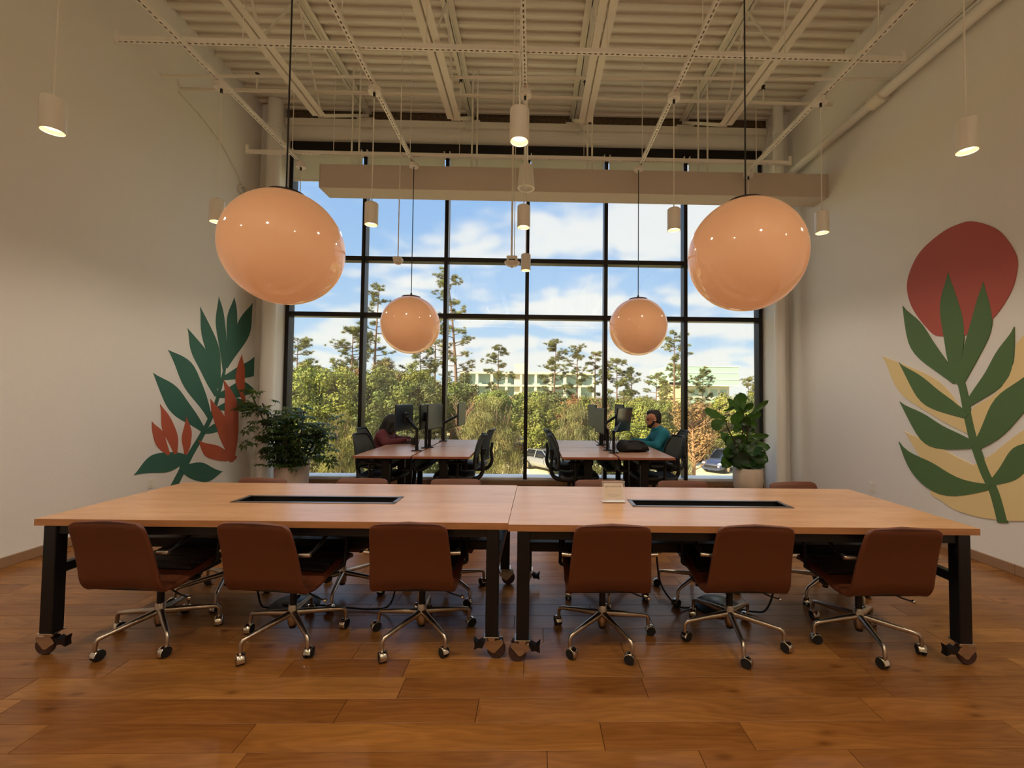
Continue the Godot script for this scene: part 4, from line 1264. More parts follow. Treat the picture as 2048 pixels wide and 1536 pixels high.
func person(label: String, at: Vector3, turn: float, j: Dictionary, top_c: Color, skin_c: Color, hair_c: Color, woman: bool) -> void:   # built facing +x
	var t := thing("person", label, "person", at, turn, "")
	var skin := mat(skin_c, 0.55)
	var cloth := mat(top_c, 0.85)
	var pants := mat(rgb(26, 27, 32), 0.85)
	var hairm := mat(hair_c, 0.7)
	var h: Vector3 = j.head
	var fd: Vector3 = j.face                                             # where the face points
	var sd := fd.cross(Vector3.UP).normalized()
	var up := sd.cross(fd).normalized()
	var hp := func(f: float, u: float, s: float) -> Vector3: return h + fd * f + up * u + sd * s
	var torso := [[j.hip + Vector3(0.0, 0.02, -0.07), j.hip + Vector3(0.0, 0.02, 0.07), 0.115, 0.115], [j.hip, j.waist, 0.12, 0.115], [j.waist, j.chest, 0.118, 0.125], [j.chest + Vector3(0, 0, -0.085), j.chest + Vector3(0, 0, 0.085), 0.1, 0.1], [j.chest, j.neck, 0.11, 0.062]]
	var arms := []
	for s in [-1.0, 1.0]:
		var sh: Vector3 = j.chest + Vector3(0.01, 0.055, s * 0.165)
		var el: Vector3 = j.elbow * Vector3(1, 1, s)
		var wr: Vector3 = j.wrist * Vector3(1, 1, s)
		torso.append([j.chest + Vector3(0, 0.06, s * 0.05), sh, 0.075, 0.066])
		arms.append([sh, el, 0.06, 0.047])
		arms.append([el, wr, 0.047, 0.033])
	var legs := []
	for s in [-1.0, 1.0]:
		legs.append([j.hip + Vector3(0.02, -0.02, s * 0.09), j.knee * Vector3(1, 1, s), 0.095, 0.065])
		legs.append([j.knee * Vector3(1, 1, s), j.ankle * Vector3(1, 1, s), 0.06, 0.042])
	var neck := [[j.neck, hp.call(-0.03, -0.06, 0.0), 0.056, 0.055]]
	var head := [[hp.call(-0.03, 0.035, 0.0), hp.call(0.02, 0.04, 0.0), 0.078, 0.07], [hp.call(0.0, 0.0, 0.0), hp.call(0.02, -0.04, 0.0), 0.07, 0.058], [hp.call(0.035, -0.085, -0.012), hp.call(0.035, -0.085, 0.012), 0.036, 0.036],
		[hp.call(0.085, 0.012, 0.0), hp.call(0.106, -0.024, 0.0), 0.010, 0.014], [hp.call(0.072, 0.03, -0.03), hp.call(0.072, 0.03, 0.03), 0.02, 0.02], [hp.call(0.078, -0.056, -0.018), hp.call(0.078, -0.056, 0.018), 0.014, 0.014],
		[hp.call(-0.012, 0.014, -0.078), hp.call(-0.018, -0.018, -0.078), 0.014, 0.01], [hp.call(-0.012, 0.014, 0.078), hp.call(-0.018, -0.018, 0.078), 0.014, 0.01]]
	var hands := []
	for s in [-1.0, 1.0]:
		var wr: Vector3 = j.wrist * Vector3(1, 1, s)
		hands.append_array(hand_bones(wr, Vector3(1, -0.12, -s * 0.25), s))
	# one surface from head to feet: a coarse net for limbs and trunk, finer ones for head and hands, joined in one mesh
	var coarse: ArrayMesh = net(grown(torso + arms + legs, -0.012) + neck, 0.014, 90.0)
	var body := SurfaceTool.new()
	body.append_from(coarse, 0, Transform3D())
	body.append_from(net(head + neck, 0.006, 140.0), 0, Transform3D())
	body.append_from(net(hands, 0.0045, 420.0), 0, Transform3D())
	obj("body", body.commit(), skin, t)
	obj("top", net(grown(torso, 0.006) + grown(arms, 0.007), 0.014, 75.0), cloth, t)
	obj("trousers", net(grown([[j.hip + Vector3(0.0, -0.01, -0.07), j.hip + Vector3(0.0, -0.01, 0.07), 0.122, 0.122]] + legs, 0.01), 0.014, 80.0), pants, t)
	for s in [-1.0, 1.0]:
		var an: Vector3 = j.ankle * Vector3(1, 1, s)
		obj("shoe", net([[an + Vector3(-0.03, -0.035, 0), an + Vector3(0.13, -0.045, 0), 0.042, 0.034]], 0.012, 120.0), M.black, t)
	var hair := []
	if woman:
		hair = [[hp.call(-0.05, 0.06, 0.0), hp.call(0.03, 0.085, 0.0), 0.085, 0.06], [hp.call(-0.07, 0.02, 0.0), hp.call(-0.085, -0.1, 0.0), 0.085, 0.065], [hp.call(-0.02, 0.03, -0.06), hp.call(0.0, -0.13, -0.075), 0.05, 0.042], [hp.call(-0.02, 0.03, 0.06), hp.call(0.0, -0.13, 0.075), 0.05, 0.042], [hp.call(0.05, 0.075, -0.05), hp.call(0.05, -0.08, -0.08), 0.032, 0.024], [hp.call(0.05, 0.075, 0.05), hp.call(0.05, -0.08, 0.08), 0.032, 0.024]]
	else:
		hair = [[hp.call(-0.045, 0.062, 0.0), hp.call(0.035, 0.085, 0.0), 0.078, 0.048], [hp.call(-0.07, 0.03, 0.0), hp.call(-0.075, -0.035, 0.0), 0.058, 0.045], [hp.call(-0.04, 0.03, -0.05), hp.call(-0.05, -0.03, -0.052), 0.036, 0.025], [hp.call(-0.04, 0.03, 0.05), hp.call(-0.05, -0.03, 0.052), 0.036, 0.025]]
		obj("beard", net([[hp.call(0.0, -0.03, -0.062), hp.call(0.045, -0.088, -0.03), 0.014, 0.026], [hp.call(0.0, -0.03, 0.062), hp.call(0.045, -0.088, 0.03), 0.014, 0.026], [hp.call(0.062, -0.095, -0.012), hp.call(0.062, -0.095, 0.012), 0.026, 0.026], [hp.call(0.088, -0.043, -0.02), hp.call(0.088, -0.043, 0.02), 0.008, 0.008]], 0.006, 200.0), hairm, t)
		for s in [-1.0, 1.0]:
			obj("earbud", B.new().ball(hp.call(-0.004, -0.012, s * 0.088), Vector3.ONE * 0.009, 10, 6), M.fitting, t)
	obj("hair", net(hair, 0.008, 130.0), hairm, t)
	for s in [-1.0, 1.0]:
		obj("eye", B.new().ball(hp.call(0.082, 0.01, s * 0.032), Vector3(0.008, 0.007, 0.011), 8, 6), mat(rgb(30, 24, 20), 0.3), t)
	if not woman:
		obj("collar", B.new().tube(curve_pts([j.neck + Vector3(0.055, -0.03, 0.0), j.neck + Vector3(0.02, 0.01, 0.062), j.neck + Vector3(-0.06, 0.03, 0.0), j.neck + Vector3(0.02, 0.01, -0.062), j.neck + Vector3(0.055, -0.03, 0.0)], 5), 0.022, 8), cloth, t)

func build_people() -> void:
	person("bearded person with dark hair in a teal sweatshirt, seated in profile at the right desks", Vector3(1.93, 0, -6.36), PI,
		{"hip": Vector3(0.0, 0.58, 0), "waist": Vector3(-0.01, 0.7, 0), "chest": Vector3(0.06, 0.865, 0), "neck": Vector3(0.12, 0.98, 0), "head": Vector3(0.175, 1.12, 0), "face": Vector3(1, -0.08, 0).normalized(),
		"elbow": Vector3(0.19, 0.765, 0.23), "wrist": Vector3(0.44, 0.795, 0.11), "knee": Vector3(0.46, 0.54, 0.12), "ankle": Vector3(0.42, 0.09, 0.12)}, rgb(22, 112, 132), rgb(176, 122, 96), rgb(26, 20, 18), false)
	person("person with dark hair in a maroon top, bent over the left desks behind a monitor", Vector3(-2.16, 0, -6.36), 0.0,
		{"hip": Vector3(0.0, 0.57, 0), "waist": Vector3(0.0, 0.67, 0), "chest": Vector3(0.06, 0.81, 0), "neck": Vector3(0.1, 0.9, 0), "head": Vector3(0.17, 1.0, 0), "face": Vector3(1, -0.55, 0).normalized(),
		"elbow": Vector3(0.16, 0.77, 0.24), "wrist": Vector3(0.38, 0.797, 0.1), "knee": Vector3(0.45, 0.53, 0.12), "ankle": Vector3(0.42, 0.09, 0.12)}, rgb(92, 38, 44), rgb(150, 100, 78), rgb(18, 15, 15), true)

# ---------------------------------------------------------------- plants
func build_plants() -> void:
	var rng := RandomNumberGenerator.new()
	rng.seed = 9
	var umb := thing("potted_umbrella_tree", "bushy umbrella tree with dark leaf whorls in a straight pinkish pot", "plant", Vector3(-3.44, 0, -6.44))
	var pot := obj("pot", B.new().lathe([Vector2(0, 0), Vector2(0.2, 0), Vector2(0.212, 0.012), Vector2(0.228, 0.4), Vector2(0.226, 0.412), Vector2(0.205, 0.412), Vector2(0.2, 0.36), Vector2(0, 0.36)], 36), M.concrete, umb)
	obj("soil", B.new().lathe([Vector2(0.2, 0.36), Vector2(0.1, 0.378), Vector2(0, 0.38)], 24), M.soil, pot)
	var lm := []
	for c in [rgb(34, 54, 24), rgb(26, 44, 20), rgb(46, 66, 27), rgb(70, 86, 34)]:
		var m := mat(c, 0.38)
		m.backlight_enabled = true
		m.backlight = Color(0.35, 0.45, 0.12)
		lm.append(m)
	var whorls := []
	for v in 3:
		var b := B.new()
		for i in 7 + v:
			var a := TAU * i / (7 + v) + rng.randf() * 0.2
			var d := Vector3(cos(a), -0.28 - rng.randf() * 0.35, sin(a)).normalized()
			var s := d.cross(Vector3.UP).normalized()
			var l := 0.078 + rng.randf() * 0.024
			var p := d * 0.016
			var q := d * (l * 0.55) + Vector3(0, 0.012, 0)
			var e := d * l - Vector3(0, 0.006, 0)
			var w := 0.0185
			var dn := Vector3(0, -0.005, 0)
			b.tri(p, q - s * w + dn, q, 2); b.tri(p, q, q + s * w + dn, 2)
			b.tri(q - s * w + dn, e, q, 2); b.tri(q, e, q + s * w + dn, 2)
		b.tube([Vector3(0, -0.09, 0), Vector3.ZERO], 0.0018, 4)
		whorls.append(b.done())
	var stems := []
	for i in 11:
		var a := TAU * i / 11.0 + rng.randf()
		var r := 0.08 + rng.randf() * 0.08
		var out := 0.22 + rng.randf() * 0.24
		var top := Vector3(cos(a) * out, 0.85 + rng.randf() * 0.42, sin(a) * out * 0.75)
		if i == 4: top = Vector3(-0.56, 1.42, 0.08)
		if i == 5: top = Vector3(-0.42, 1.30, 0.05)
		if i == 8: top = Vector3(0.45, 0.86, 0.1)
		var path := curve_pts([Vector3(cos(a) * r, 0.36, sin(a) * r), Vector3(cos(a) * r * 1.4, 0.62, sin(a) * r * 1.4).lerp(top, 0.25), top], 6)
		stems.append(path)
		obj("stem", B.new().tube(path, 0.009, 6), mat(rgb(74, 62, 44), 0.8), umb)
	for i in 430:
		var path: Array = stems[i % 11]
		var p: Vector3 = path[3 + rng.randi() % (path.size() - 3)]
		var off := Vector3(rng.randf_range(-1, 1), rng.randf_range(-0.7, 0.75), rng.randf_range(-1, 1))
		off = off.normalized() * (0.06 + 0.24 * sqrt(rng.randf()))
		off.z *= 0.8
		p += off
		p.x = clampf(p.x, -0.68, 0.66)
		p.z = clampf(p.z, -0.26, 0.36) if p.x > -0.36 else clampf(p.z, 0.02, 0.3)
		p.y = clampf(p.y, 0.47, 1.55)
		var o := obj("leaf_whorl", whorls[i % 3], lm[3 if (i % 17 == 0) else i % 3], umb, p)
		o.basis = Basis(Vector3.UP, rng.randf() * TAU) * Basis(Vector3(off.z, 0, -off.x).normalized(), -0.5 * rng.randf()) * Basis.from_scale(Vector3.ONE * rng.randf_range(0.9, 1.25))
	for e in [[Vector3(-0.66, 0.72, 0.05)], [Vector3(0.62, 0.47, 0.15)], [Vector3(0.58, 0.52, 0.1)], [Vector3(0.16, 0.44, 0.25)], [Vector3(-0.62, 0.93, 0.08)]]:
		var o := obj("leaf_whorl", whorls[0], lm[1], umb, e[0])
		o.basis = Basis(Vector3.RIGHT, 0.9) * Basis.from_scale(Vector3.ONE * 1.3)
	# fiddle-leaf fig: base, tip (metres, as it stands) and width of every leaf
	var fig := thing("potted_fig", "fiddle-leaf fig with large dark leaves in a rounded beige pot", "plant", Vector3(3.27, 0, -6.62))
	var fp := obj("pot", B.new().lathe([Vector2(0, 0), Vector2(0.12, 0.0), Vector2(0.165, 0.03), Vector2(0.2, 0.1), Vector2(0.212, 0.2), Vector2(0.212, 0.385), Vector2(0.206, 0.395), Vector2(0.19, 0.395), Vector2(0.188, 0.35), Vector2(0, 0.35)], 40), mat(rgb(206, 190, 172), 0.8), fig)
	obj("soil", B.new().lathe([Vector2(0.188, 0.35), Vector2(0, 0.362)], 24), M.soil, fp)
	var fm := []
	for c in [rgb(30, 56, 24), rgb(40, 72, 28), rgb(24, 46, 22)]:
		var m := mat(c, 0.36)
		m.backlight_enabled = true
		m.backlight = Color(0.3, 0.42, 0.1)
		fm.append(m)
	var lv := [[715, 370, 660, 100, 200], [720, 380, 450, 200, 110], [720, 380, 815, 235, 90], [780, 420, 1000, 210, 75], [420, 470, 90, 350, 125], [440, 500, 140, 590, 160], [655, 620, 560, 370, 225], [690, 500, 920, 390, 110], [690, 640, 890, 530, 200], [660, 640, 480, 600, 110],
		[480, 720, 300, 760, 170], [660, 760, 400, 850, 190], [720, 760, 1020, 720, 90], [740, 830, 1020, 900, 145], [640, 900, 370, 1000, 150], [640, 920, 415, 1170, 175], [720, 920, 970, 1080, 180], [700, 950, 640, 1180, 250], [760, 1050, 1000, 1190, 90], [650, 950, 800, 1150, 225], [425, 360, 540, 290, 45], [700, 700, 600, 860, 190], [700, 880, 860, 960, 170], [620, 1000, 520, 1180, 170], [690, 800, 880, 850, 150], [600, 930, 470, 1080, 190], [740, 980, 900, 1170, 200], [680, 1010, 560, 1200, 190], [690, 860, 760, 1060, 220], [600, 830, 500, 960, 170], [760, 900, 960, 980, 150], [720, 1020, 760, 1200, 180], [700, 560, 850, 680, 150], [640, 540, 760, 480, 130]]
	for i in lv.size():
		var n: Array = lv[i]
		var k := 0.001005
		var base := Vector3(-0.78 + n[0] * k, 1.60 - n[1] * k, rng.randf_range(-0.07, 0.07))
		var tip := Vector3(-0.78 + n[2] * k, 1.60 - n[3] * k, base.z + rng.randf_range(-0.07, 0.16))
		var wd: float = n[4] * k * 1.18
		tip += (tip - base) * 0.1
		var d := tip - base
		var side := d.cross(Vector3(0.1 * sin(i * 2.1), 0.25, 1).normalized()).normalized()
		var nn := side.cross(d).normalized()
		var b := B.new()
		var grid := []
		for r in 11:
			var t := r / 10.0
			var w := wd * 0.5 * (pow(sin(PI * clampf(0.04 + 0.93 * t, 0, 1)), 0.55)) * (0.62 + 0.38 * smoothstep(0.15, 0.75, t)) * (0.0 if r == 0 or r == 10 else 1.0)
			var row := []
			for c in 5:
				var u := (c - 2) / 2.0
				row.append(base + d * t + side * u * w + nn * (0.02 * absf(u) * (1 + 0.6 * sin(t * 14.0 + i + c)) - 0.05 * sin(PI * t) * 0.6 + 0.035 * t * t))
			grid.append(row)
		for r in 10:
			for c in 4:
				b.quad(grid[r][c], grid[r][c + 1], grid[r + 1][c + 1], grid[r + 1][c], 1)
		var lf := obj("leaf", b, fm[i % 3], fig)
		obj("midrib", B.new().tube([base + nn * 0.001, (base + tip) / 2 + nn * -0.026, tip + nn * 0.03], [0.0035, 0.0025, 0.001], 5), fm[1], lf)
	for s in [[Vector3(0.02, 0.35, 0), Vector3(-0.1, 0.75, 0.02), Vector3(-0.06, 1.0, 0), Vector3(-0.06, 1.24, 0)], [Vector3(-0.04, 0.35, 0.02), Vector3(-0.18, 0.7, 0.05), Vector3(-0.3, 0.95, 0.03), Vector3(-0.36, 1.14, 0.0)], [Vector3(0.05, 0.35, -0.03), Vector3(0.0, 0.7, -0.02), Vector3(0.0, 1.0, 0.0), Vector3(-0.02, 1.2, 0)]]:
		obj("stem", B.new().tube(curve_pts(s, 5), 0.011, 8), mat(rgb(70, 56, 40), 0.85), fig)

# ---------------------------------------------------------------- outdoors: the ground lies a storey below
const GY := -4.0

func spot(u: float, d: float) -> Vector3:                               # a bearing from the window's middle and a distance to a place on the ground
	return Vector3((u - 1066.0) / 880.0 * d, GY, -d)

func tall(v: float, d: float) -> float:                                 # height of something whose top shows at that level
	return 1.44 + (793.0 - v) / 880.0 * d - GY

var tuft: ArrayMesh
var clump: ArrayMesh
var spray: ArrayMesh
var leaf_m: StandardMaterial3D
var bark: StandardMaterial3D

func make_foliage() -> void:
	leaf_m = mat(Color(1, 1, 1), 0.75)
	leaf_m.vertex_color_use_as_albedo = true
	leaf_m.backlight_enabled = true
	leaf_m.backlight = Color(0.5, 0.5, 0.3)
	bark = mat(rgb(118, 92, 76), 0.9)
	var rng := RandomNumberGenerator.new()
	rng.seed = 21
	var a := B.new()
	for i in 46:                                                        # needles round a twig end
		var d := Vector3(rng.randf_range(-1, 1), rng.randf_range(-0.45, 1), rng.randf_range(-1, 1)).normalized()
		var s := d.cross(Vector3(rng.randf(), rng.randf(), rng.randf())).normalized() * 0.055
		a.tri(d * 0.08 - s, d * 0.08 + s, d * rng.randf_range(0.6, 1.0))
	tuft = a.done()
	var b := B.new()
	for i in 54:                                                        # leaves on the outside of a bough
		var d := Vector3(rng.randf_range(-1, 1), rng.randf_range(-0.7, 1), rng.randf_range(-1, 1)).normalized()
		var p := d * rng.randf_range(0.35, 1.0)
		var u := d.cross(Vector3(rng.randf_range(-1, 1), rng.randf_range(-1, 1), rng.randf_range(-1, 1))).normalized()
		var w := (d.cross(u) + d * rng.randf_range(-0.5, 0.5)).normalized()
		b.quad(p - u * 0.17, p - w * 0.1, p + u * 0.17, p + w * 0.1)
	clump = b.done()
	var c := B.new()
	for i in 34:                                                        # thin upright sprays
		var d := Vector3(rng.randf_range(-0.5, 0.5), 1.0, rng.randf_range(-0.5, 0.5)).normalized()
		var o := Vector3(rng.randf_range(-0.5, 0.5), rng.randf_range(-0.4, 0.2), rng.randf_range(-0.5, 0.5))
		var s := d.cross(Vector3(rng.randf_range(-1, 1), 0, rng.randf_range(-1, 1))).normalized() * 0.03
		c.tri(o - s, o + s, o + d * rng.randf_range(0.5, 1.0))
		for k in 2:
			var q := o + d * rng.randf_range(0.2, 0.8)
			c.quad(q, q + Vector3(0.07, 0.02, 0.03), q + Vector3(0.1, 0.1, 0.05), q + Vector3(0.03, 0.08, 0.02))
	spray = c.done()

func foliage(parent: Node3D, shape: ArrayMesh, at: Array, size: float, col: Color, vary: float, rng: RandomNumberGenerator) -> void:
	var mm := MultiMesh.new()
	mm.transform_format = MultiMesh.TRANSFORM_3D
	mm.use_colors = true
	mm.mesh = shape
	mm.instance_count = at.size()
	for i in at.size():
		var b := Basis(Vector3.UP, rng.randf() * TAU) * Basis(Vector3.RIGHT, rng.randf_range(-0.5, 0.5)) * Basis.from_scale(Vector3.ONE * size * rng.randf_range(0.7, 1.25))
		mm.set_instance_transform(i, Transform3D(b, at[i]))
		var k := 1.0 + rng.randf_range(-vary, vary)
		mm.set_instance_color(i, Color(col.r * 0.78 * k * rng.randf_range(0.9, 1.12), col.g * 0.78 * k, col.b * 0.72 * k * rng.randf_range(0.8, 1.2)))
	var o := MultiMeshInstance3D.new()
	o.multimesh = mm
	o.material_override = leaf_m
	o.name = "foliage"
	o.set_meta("kind", "stuff")
	parent.add_child(o, true)

func ball_pt(rng: RandomNumberGenerator) -> Vector3:
	return Vector3(rng.randfn(), rng.randfn(), rng.randfn()).normalized() * pow(rng.randf(), 0.4)

func pine(u: float, d: float, v: float, crown: float, wide: float, dense: int, lean: float, label: String, seed_: int, group := "") -> void:
	wide *= 1.12
	var h := tall(v, d)
	var t := thing("pine_tree", label, "tree", spot(u, d), 0, group)
	var rng := RandomNumberGenerator.new()
	rng.seed = seed_
	var top := Vector3(-lean * h, h, 0)
	var path := curve_pts([Vector3.ZERO, Vector3(lean * h * 0.15, h * 0.33, 0), Vector3(-lean * h * 0.35, h * 0.7, 0), top], 6)
	var rad := []
	for i in path.size(): rad.append(lerpf(0.011 * h + 0.05, 0.02, float(i) / (path.size() - 1)))
	obj("trunk", B.new().tube(path, rad, 7), bark, t)
	var br := B.new()
	var at := []
	for i in dense:
		var f := 1.0 - crown * pow((i + rng.randf()) / dense, 0.9)
		var k := f * (path.size() - 1)
		var p: Vector3 = path[int(k)].lerp(path[mini(int(k) + 1, path.size() - 1)], k - int(k))
		var a := rng.randf() * TAU
		var shape := sin(PI * clampf((f - (1.0 - crown)) / crown * 0.82 + 0.18, 0, 1))
		var l := wide * (0.3 + 0.7 * shape) * rng.randf_range(0.5, 1.0)
		var e := p + Vector3(cos(a) * l, l * rng.randf_range(0.05, 0.45), sin(a) * l)
		if l > 0.4: br.tube([p, p.lerp(e, 0.5) - Vector3(0, l * 0.05, 0), e], [0.05, 0.035, 0.015], 4)
		for q in 11:
			at.append(p.lerp(e, rng.randf_range(0.5, 1.12)) + ball_pt(rng) * wide * 0.24 * Vector3(1, 0.6, 1))
	obj("branches", br, bark, t)
	foliage(t, tuft, at, wide * 0.11 + 0.14, Color(0.25, 0.27, 0.10), 0.35, rng)

func broad(u: float, d: float, v: float, wide: float, col: Color, label: String, seed_: int, group := "", dense := 46) -> void:
	var h := tall(v, d)
	var t := thing("tree", label, "tree", spot(u, d), 0, group)
	var rng := RandomNumberGenerator.new()
	rng.seed = seed_
	var tr := B.new().tube([Vector3.ZERO, Vector3(0.1, h * 0.3, 0), Vector3(0, h * 0.8, 0.1)], [0.18, 0.14, 0.04], 7)
	obj("trunk", tr, bark, t)
	var br := B.new()
	var at := []
	for i in dense:
		var p := ball_pt(rng)
		var c := Vector3(p.x * wide, h * 0.58 + p.y * h * 0.4, p.z * wide)
		if i % 5 == 0: br.tube([Vector3(0.05, h * rng.randf_range(0.25, 0.5), 0), c], [0.06, 0.02], 4)
		for q in 6: at.append(c + ball_pt(rng) * wide * 0.3)
	obj("branches", br, bark, t)
	foliage(t, clump, at, wide * 0.2 + 0.14, col, 0.35, rng)

func bush(called: String, u: float, d: float, v: float, wide: float, col: Color, shape: ArrayMesh, size: float, label: String, cat: String, seed_: int, dense := 150, group := "") -> void:
	var h := tall(v, d)
	var t := thing(called, label, cat, spot(u, d), 0, group)
	var rng := RandomNumberGenerator.new()
	rng.seed = seed_
	var br := B.new()
	var at := []
	for i in 16:
		var a := rng.randf() * TAU
		var e := Vector3(cos(a) * wide * 0.7 * rng.randf(), h * rng.randf_range(0.7, 1.0), sin(a) * wide * 0.7 * rng.randf())
		br.tube([Vector3(cos(a) * 0.15, 0, sin(a) * 0.15), e * Vector3(0.45, 0.5, 0.45), e], [0.05, 0.03, 0.01], 4)
	obj("branches", br, bark, t)
	for i in dense:
		var p := ball_pt(rng)
		var y := h * (0.5 + p.y * 0.5)
		var w := wide * (0.55 + 0.45 * sin(PI * clampf(y / h, 0.0, 0.9)))
		at.append(Vector3(p.x * w, y, p.z * w))
	foliage(t, shape, at, size, col, 0.4, rng)

func bare(u: float, d: float, v: float, col: Color, leaf: Color, n: int, label: String, seed_: int) -> void:   # a winter tree of thin twigs
	var h := tall(v, d)
	var t := thing("bare_tree", label, "tree", spot(u, d))
	var rng := RandomNumberGenerator.new()
	rng.seed = seed_
	var m := mat(col, 0.9)
	obj("trunk", B.new().tube([Vector3.ZERO, Vector3(0.05, h * 0.35, 0), Vector3(-0.05, h * 0.9, 0)], [0.14, 0.1, 0.02], 6), m, t)
	var br := B.new()
	var at := []
	for i in 46:
		var y := h * rng.randf_range(0.28, 0.85)
		var a := rng.randf() * TAU
		var l := h * rng.randf_range(0.12, 0.26)
		var p := Vector3(0, y, 0)
		var e := p + Vector3(cos(a) * l, l * rng.randf_range(0.6, 1.3), sin(a) * l)
		br.tube([p, p.lerp(e, 0.5) + Vector3(0, -0.1, 0), e], [0.035, 0.022, 0.009], 4)
		for k in 3:
			var q := p.lerp(e, rng.randf_range(0.4, 0.9))
			br.tube([q, q + Vector3(rng.randf_range(-1, 1), rng.randf_range(0.4, 1.4), rng.randf_range(-1, 1)) * l * 0.4], [0.014, 0.006], 4)
			at.append(q + Vector3(0, l * 0.2, 0))
	obj("branches", br, m, t)
	if n > 0: foliage(t, clump, at.slice(0, n), 0.5, leaf, 0.3, rng)

func car(label: String, at: Vector3, turn: float, paint: Color, tall_body: float) -> void:   # nose towards +x
	var t := thing("car", label, "car", at, turn)
	var pm := mat(paint, 0.25, 0.4)
	pm.clearcoat_enabled = true
	var L := 2.25
	var prof := [[-L, 0.45, 0.8], [-L + 0.08, 0.9, 0.84], [-1.3, 0.98, 0.9], [0.9, 0.96, 0.9], [1.9, 0.86, 0.86], [L - 0.05, 0.68, 0.78], [L, 0.5, 0.7]]
	var rings := []
	for p in prof:
		var r := PackedVector3Array()
		for k in 12:
			var a := TAU * k / 12.0
			var cy := signf(sin(a)) * pow(absf(sin(a)), 0.5)
			var cz := signf(cos(a)) * pow(absf(cos(a)), 0.5)
			r.append(Vector3(p[0], lerpf(0.24, p[1], cy * 0.5 + 0.5), -cz * p[2]))
		rings.append(r)
	obj("body", B.new().loft(rings), pm, t)
	var cab := []
	for p in [[-2.0, 0.93, 0.8], [-1.55, tall_body, 0.64], [0.1, tall_body, 0.64], [0.95, 0.95, 0.78]]:
		var r := PackedVector3Array([Vector3(p[0], 0.9, p[2] + 0.05), Vector3(p[0], p[1], p[2]), Vector3(p[0], p[1], -p[2]), Vector3(p[0], 0.9, -p[2] - 0.05)])
		cab.append(r)
	obj("windows", B.new().loft(cab), mat(rgb(24, 28, 34), 0.08), t)
	obj("roof", B.new().mm(Vector3(-1.55, tall_body - 0.01, -0.66), Vector3(0.1, tall_body + 0.035, 0.66), 0.03), pm, t)
	for s in [-1.0, 1.0]:
		for x in [-1.4, 1.4]:
			var w := obj("wheel", B.new().lathe([Vector2(0, -0.1), Vector2(0.3, -0.1), Vector2(0.33, -0.07), Vector2(0.33, 0.07), Vector2(0.3, 0.1), Vector2(0, 0.1)], 20, Transform3D(Basis(Vector3.RIGHT, PI / 2), Vector3(x, 0.33, s * 0.8))), M.rubber, t)
			obj("rim", B.new().lathe([Vector2(0, -0.11), Vector2(0.2, -0.105), Vector2(0.2, 0.105), Vector2(0, 0.11)], 14, Transform3D(Basis(Vector3.RIGHT, PI / 2), Vector3(x, 0.33, s * 0.8))), M.alu, w)
		obj("headlight", B.new().ball(Vector3(L - 0.2, 0.68, s * 0.6), Vector3(0.16, 0.09, 0.17), 10, 6), mat(rgb(235, 235, 230), 0.1), t)
		obj("pillar", B.new().tube([Vector3(0.95, 0.95, s * 0.8), Vector3(0.1, tall_body + 0.01, s * 0.65)], 0.035, 6).tube([Vector3(-2.0, 0.93, s * 0.82), Vector3(-1.55, tall_body + 0.01, s * 0.65)], 0.05, 6).tube([Vector3(-0.6, 0.93, s * 0.84), Vector3(-0.6, tall_body, s * 0.65)], 0.03, 6), pm, t)
		obj("mirror", B.new().ball(Vector3(0.75, 1.02, s * 0.98), Vector3(0.07, 0.07, 0.11), 8, 6), pm, t)
	obj("grille", B.new().mm(Vector3(L - 0.06, 0.4, -0.5), Vector3(L + 0.01, 0.58, 0.5), 0.02), M.black, t)

var belt := {}
func belt_label(u: float, near: bool, ci: int) -> String:
	var bay := 0
	for m in [724.0, 890.0, 1052.0, 1212.0, 1372.0]:
		if u > m: bay += 1
	var key := "%d%s" % [bay, near]
	var n: int = belt.get(key, 0)
	belt[key] = n + 1
	return "%s tree in the %s belt, %s from left in the window's %s bay" % [["green", "bright green", "dark green", "yellow-green", "brownish"][ci], "nearer" if near else "farther", ["first", "second", "third", "fourth", "fifth", "sixth"][n], ["first", "second", "third", "fourth", "fifth", "last"][bay]]

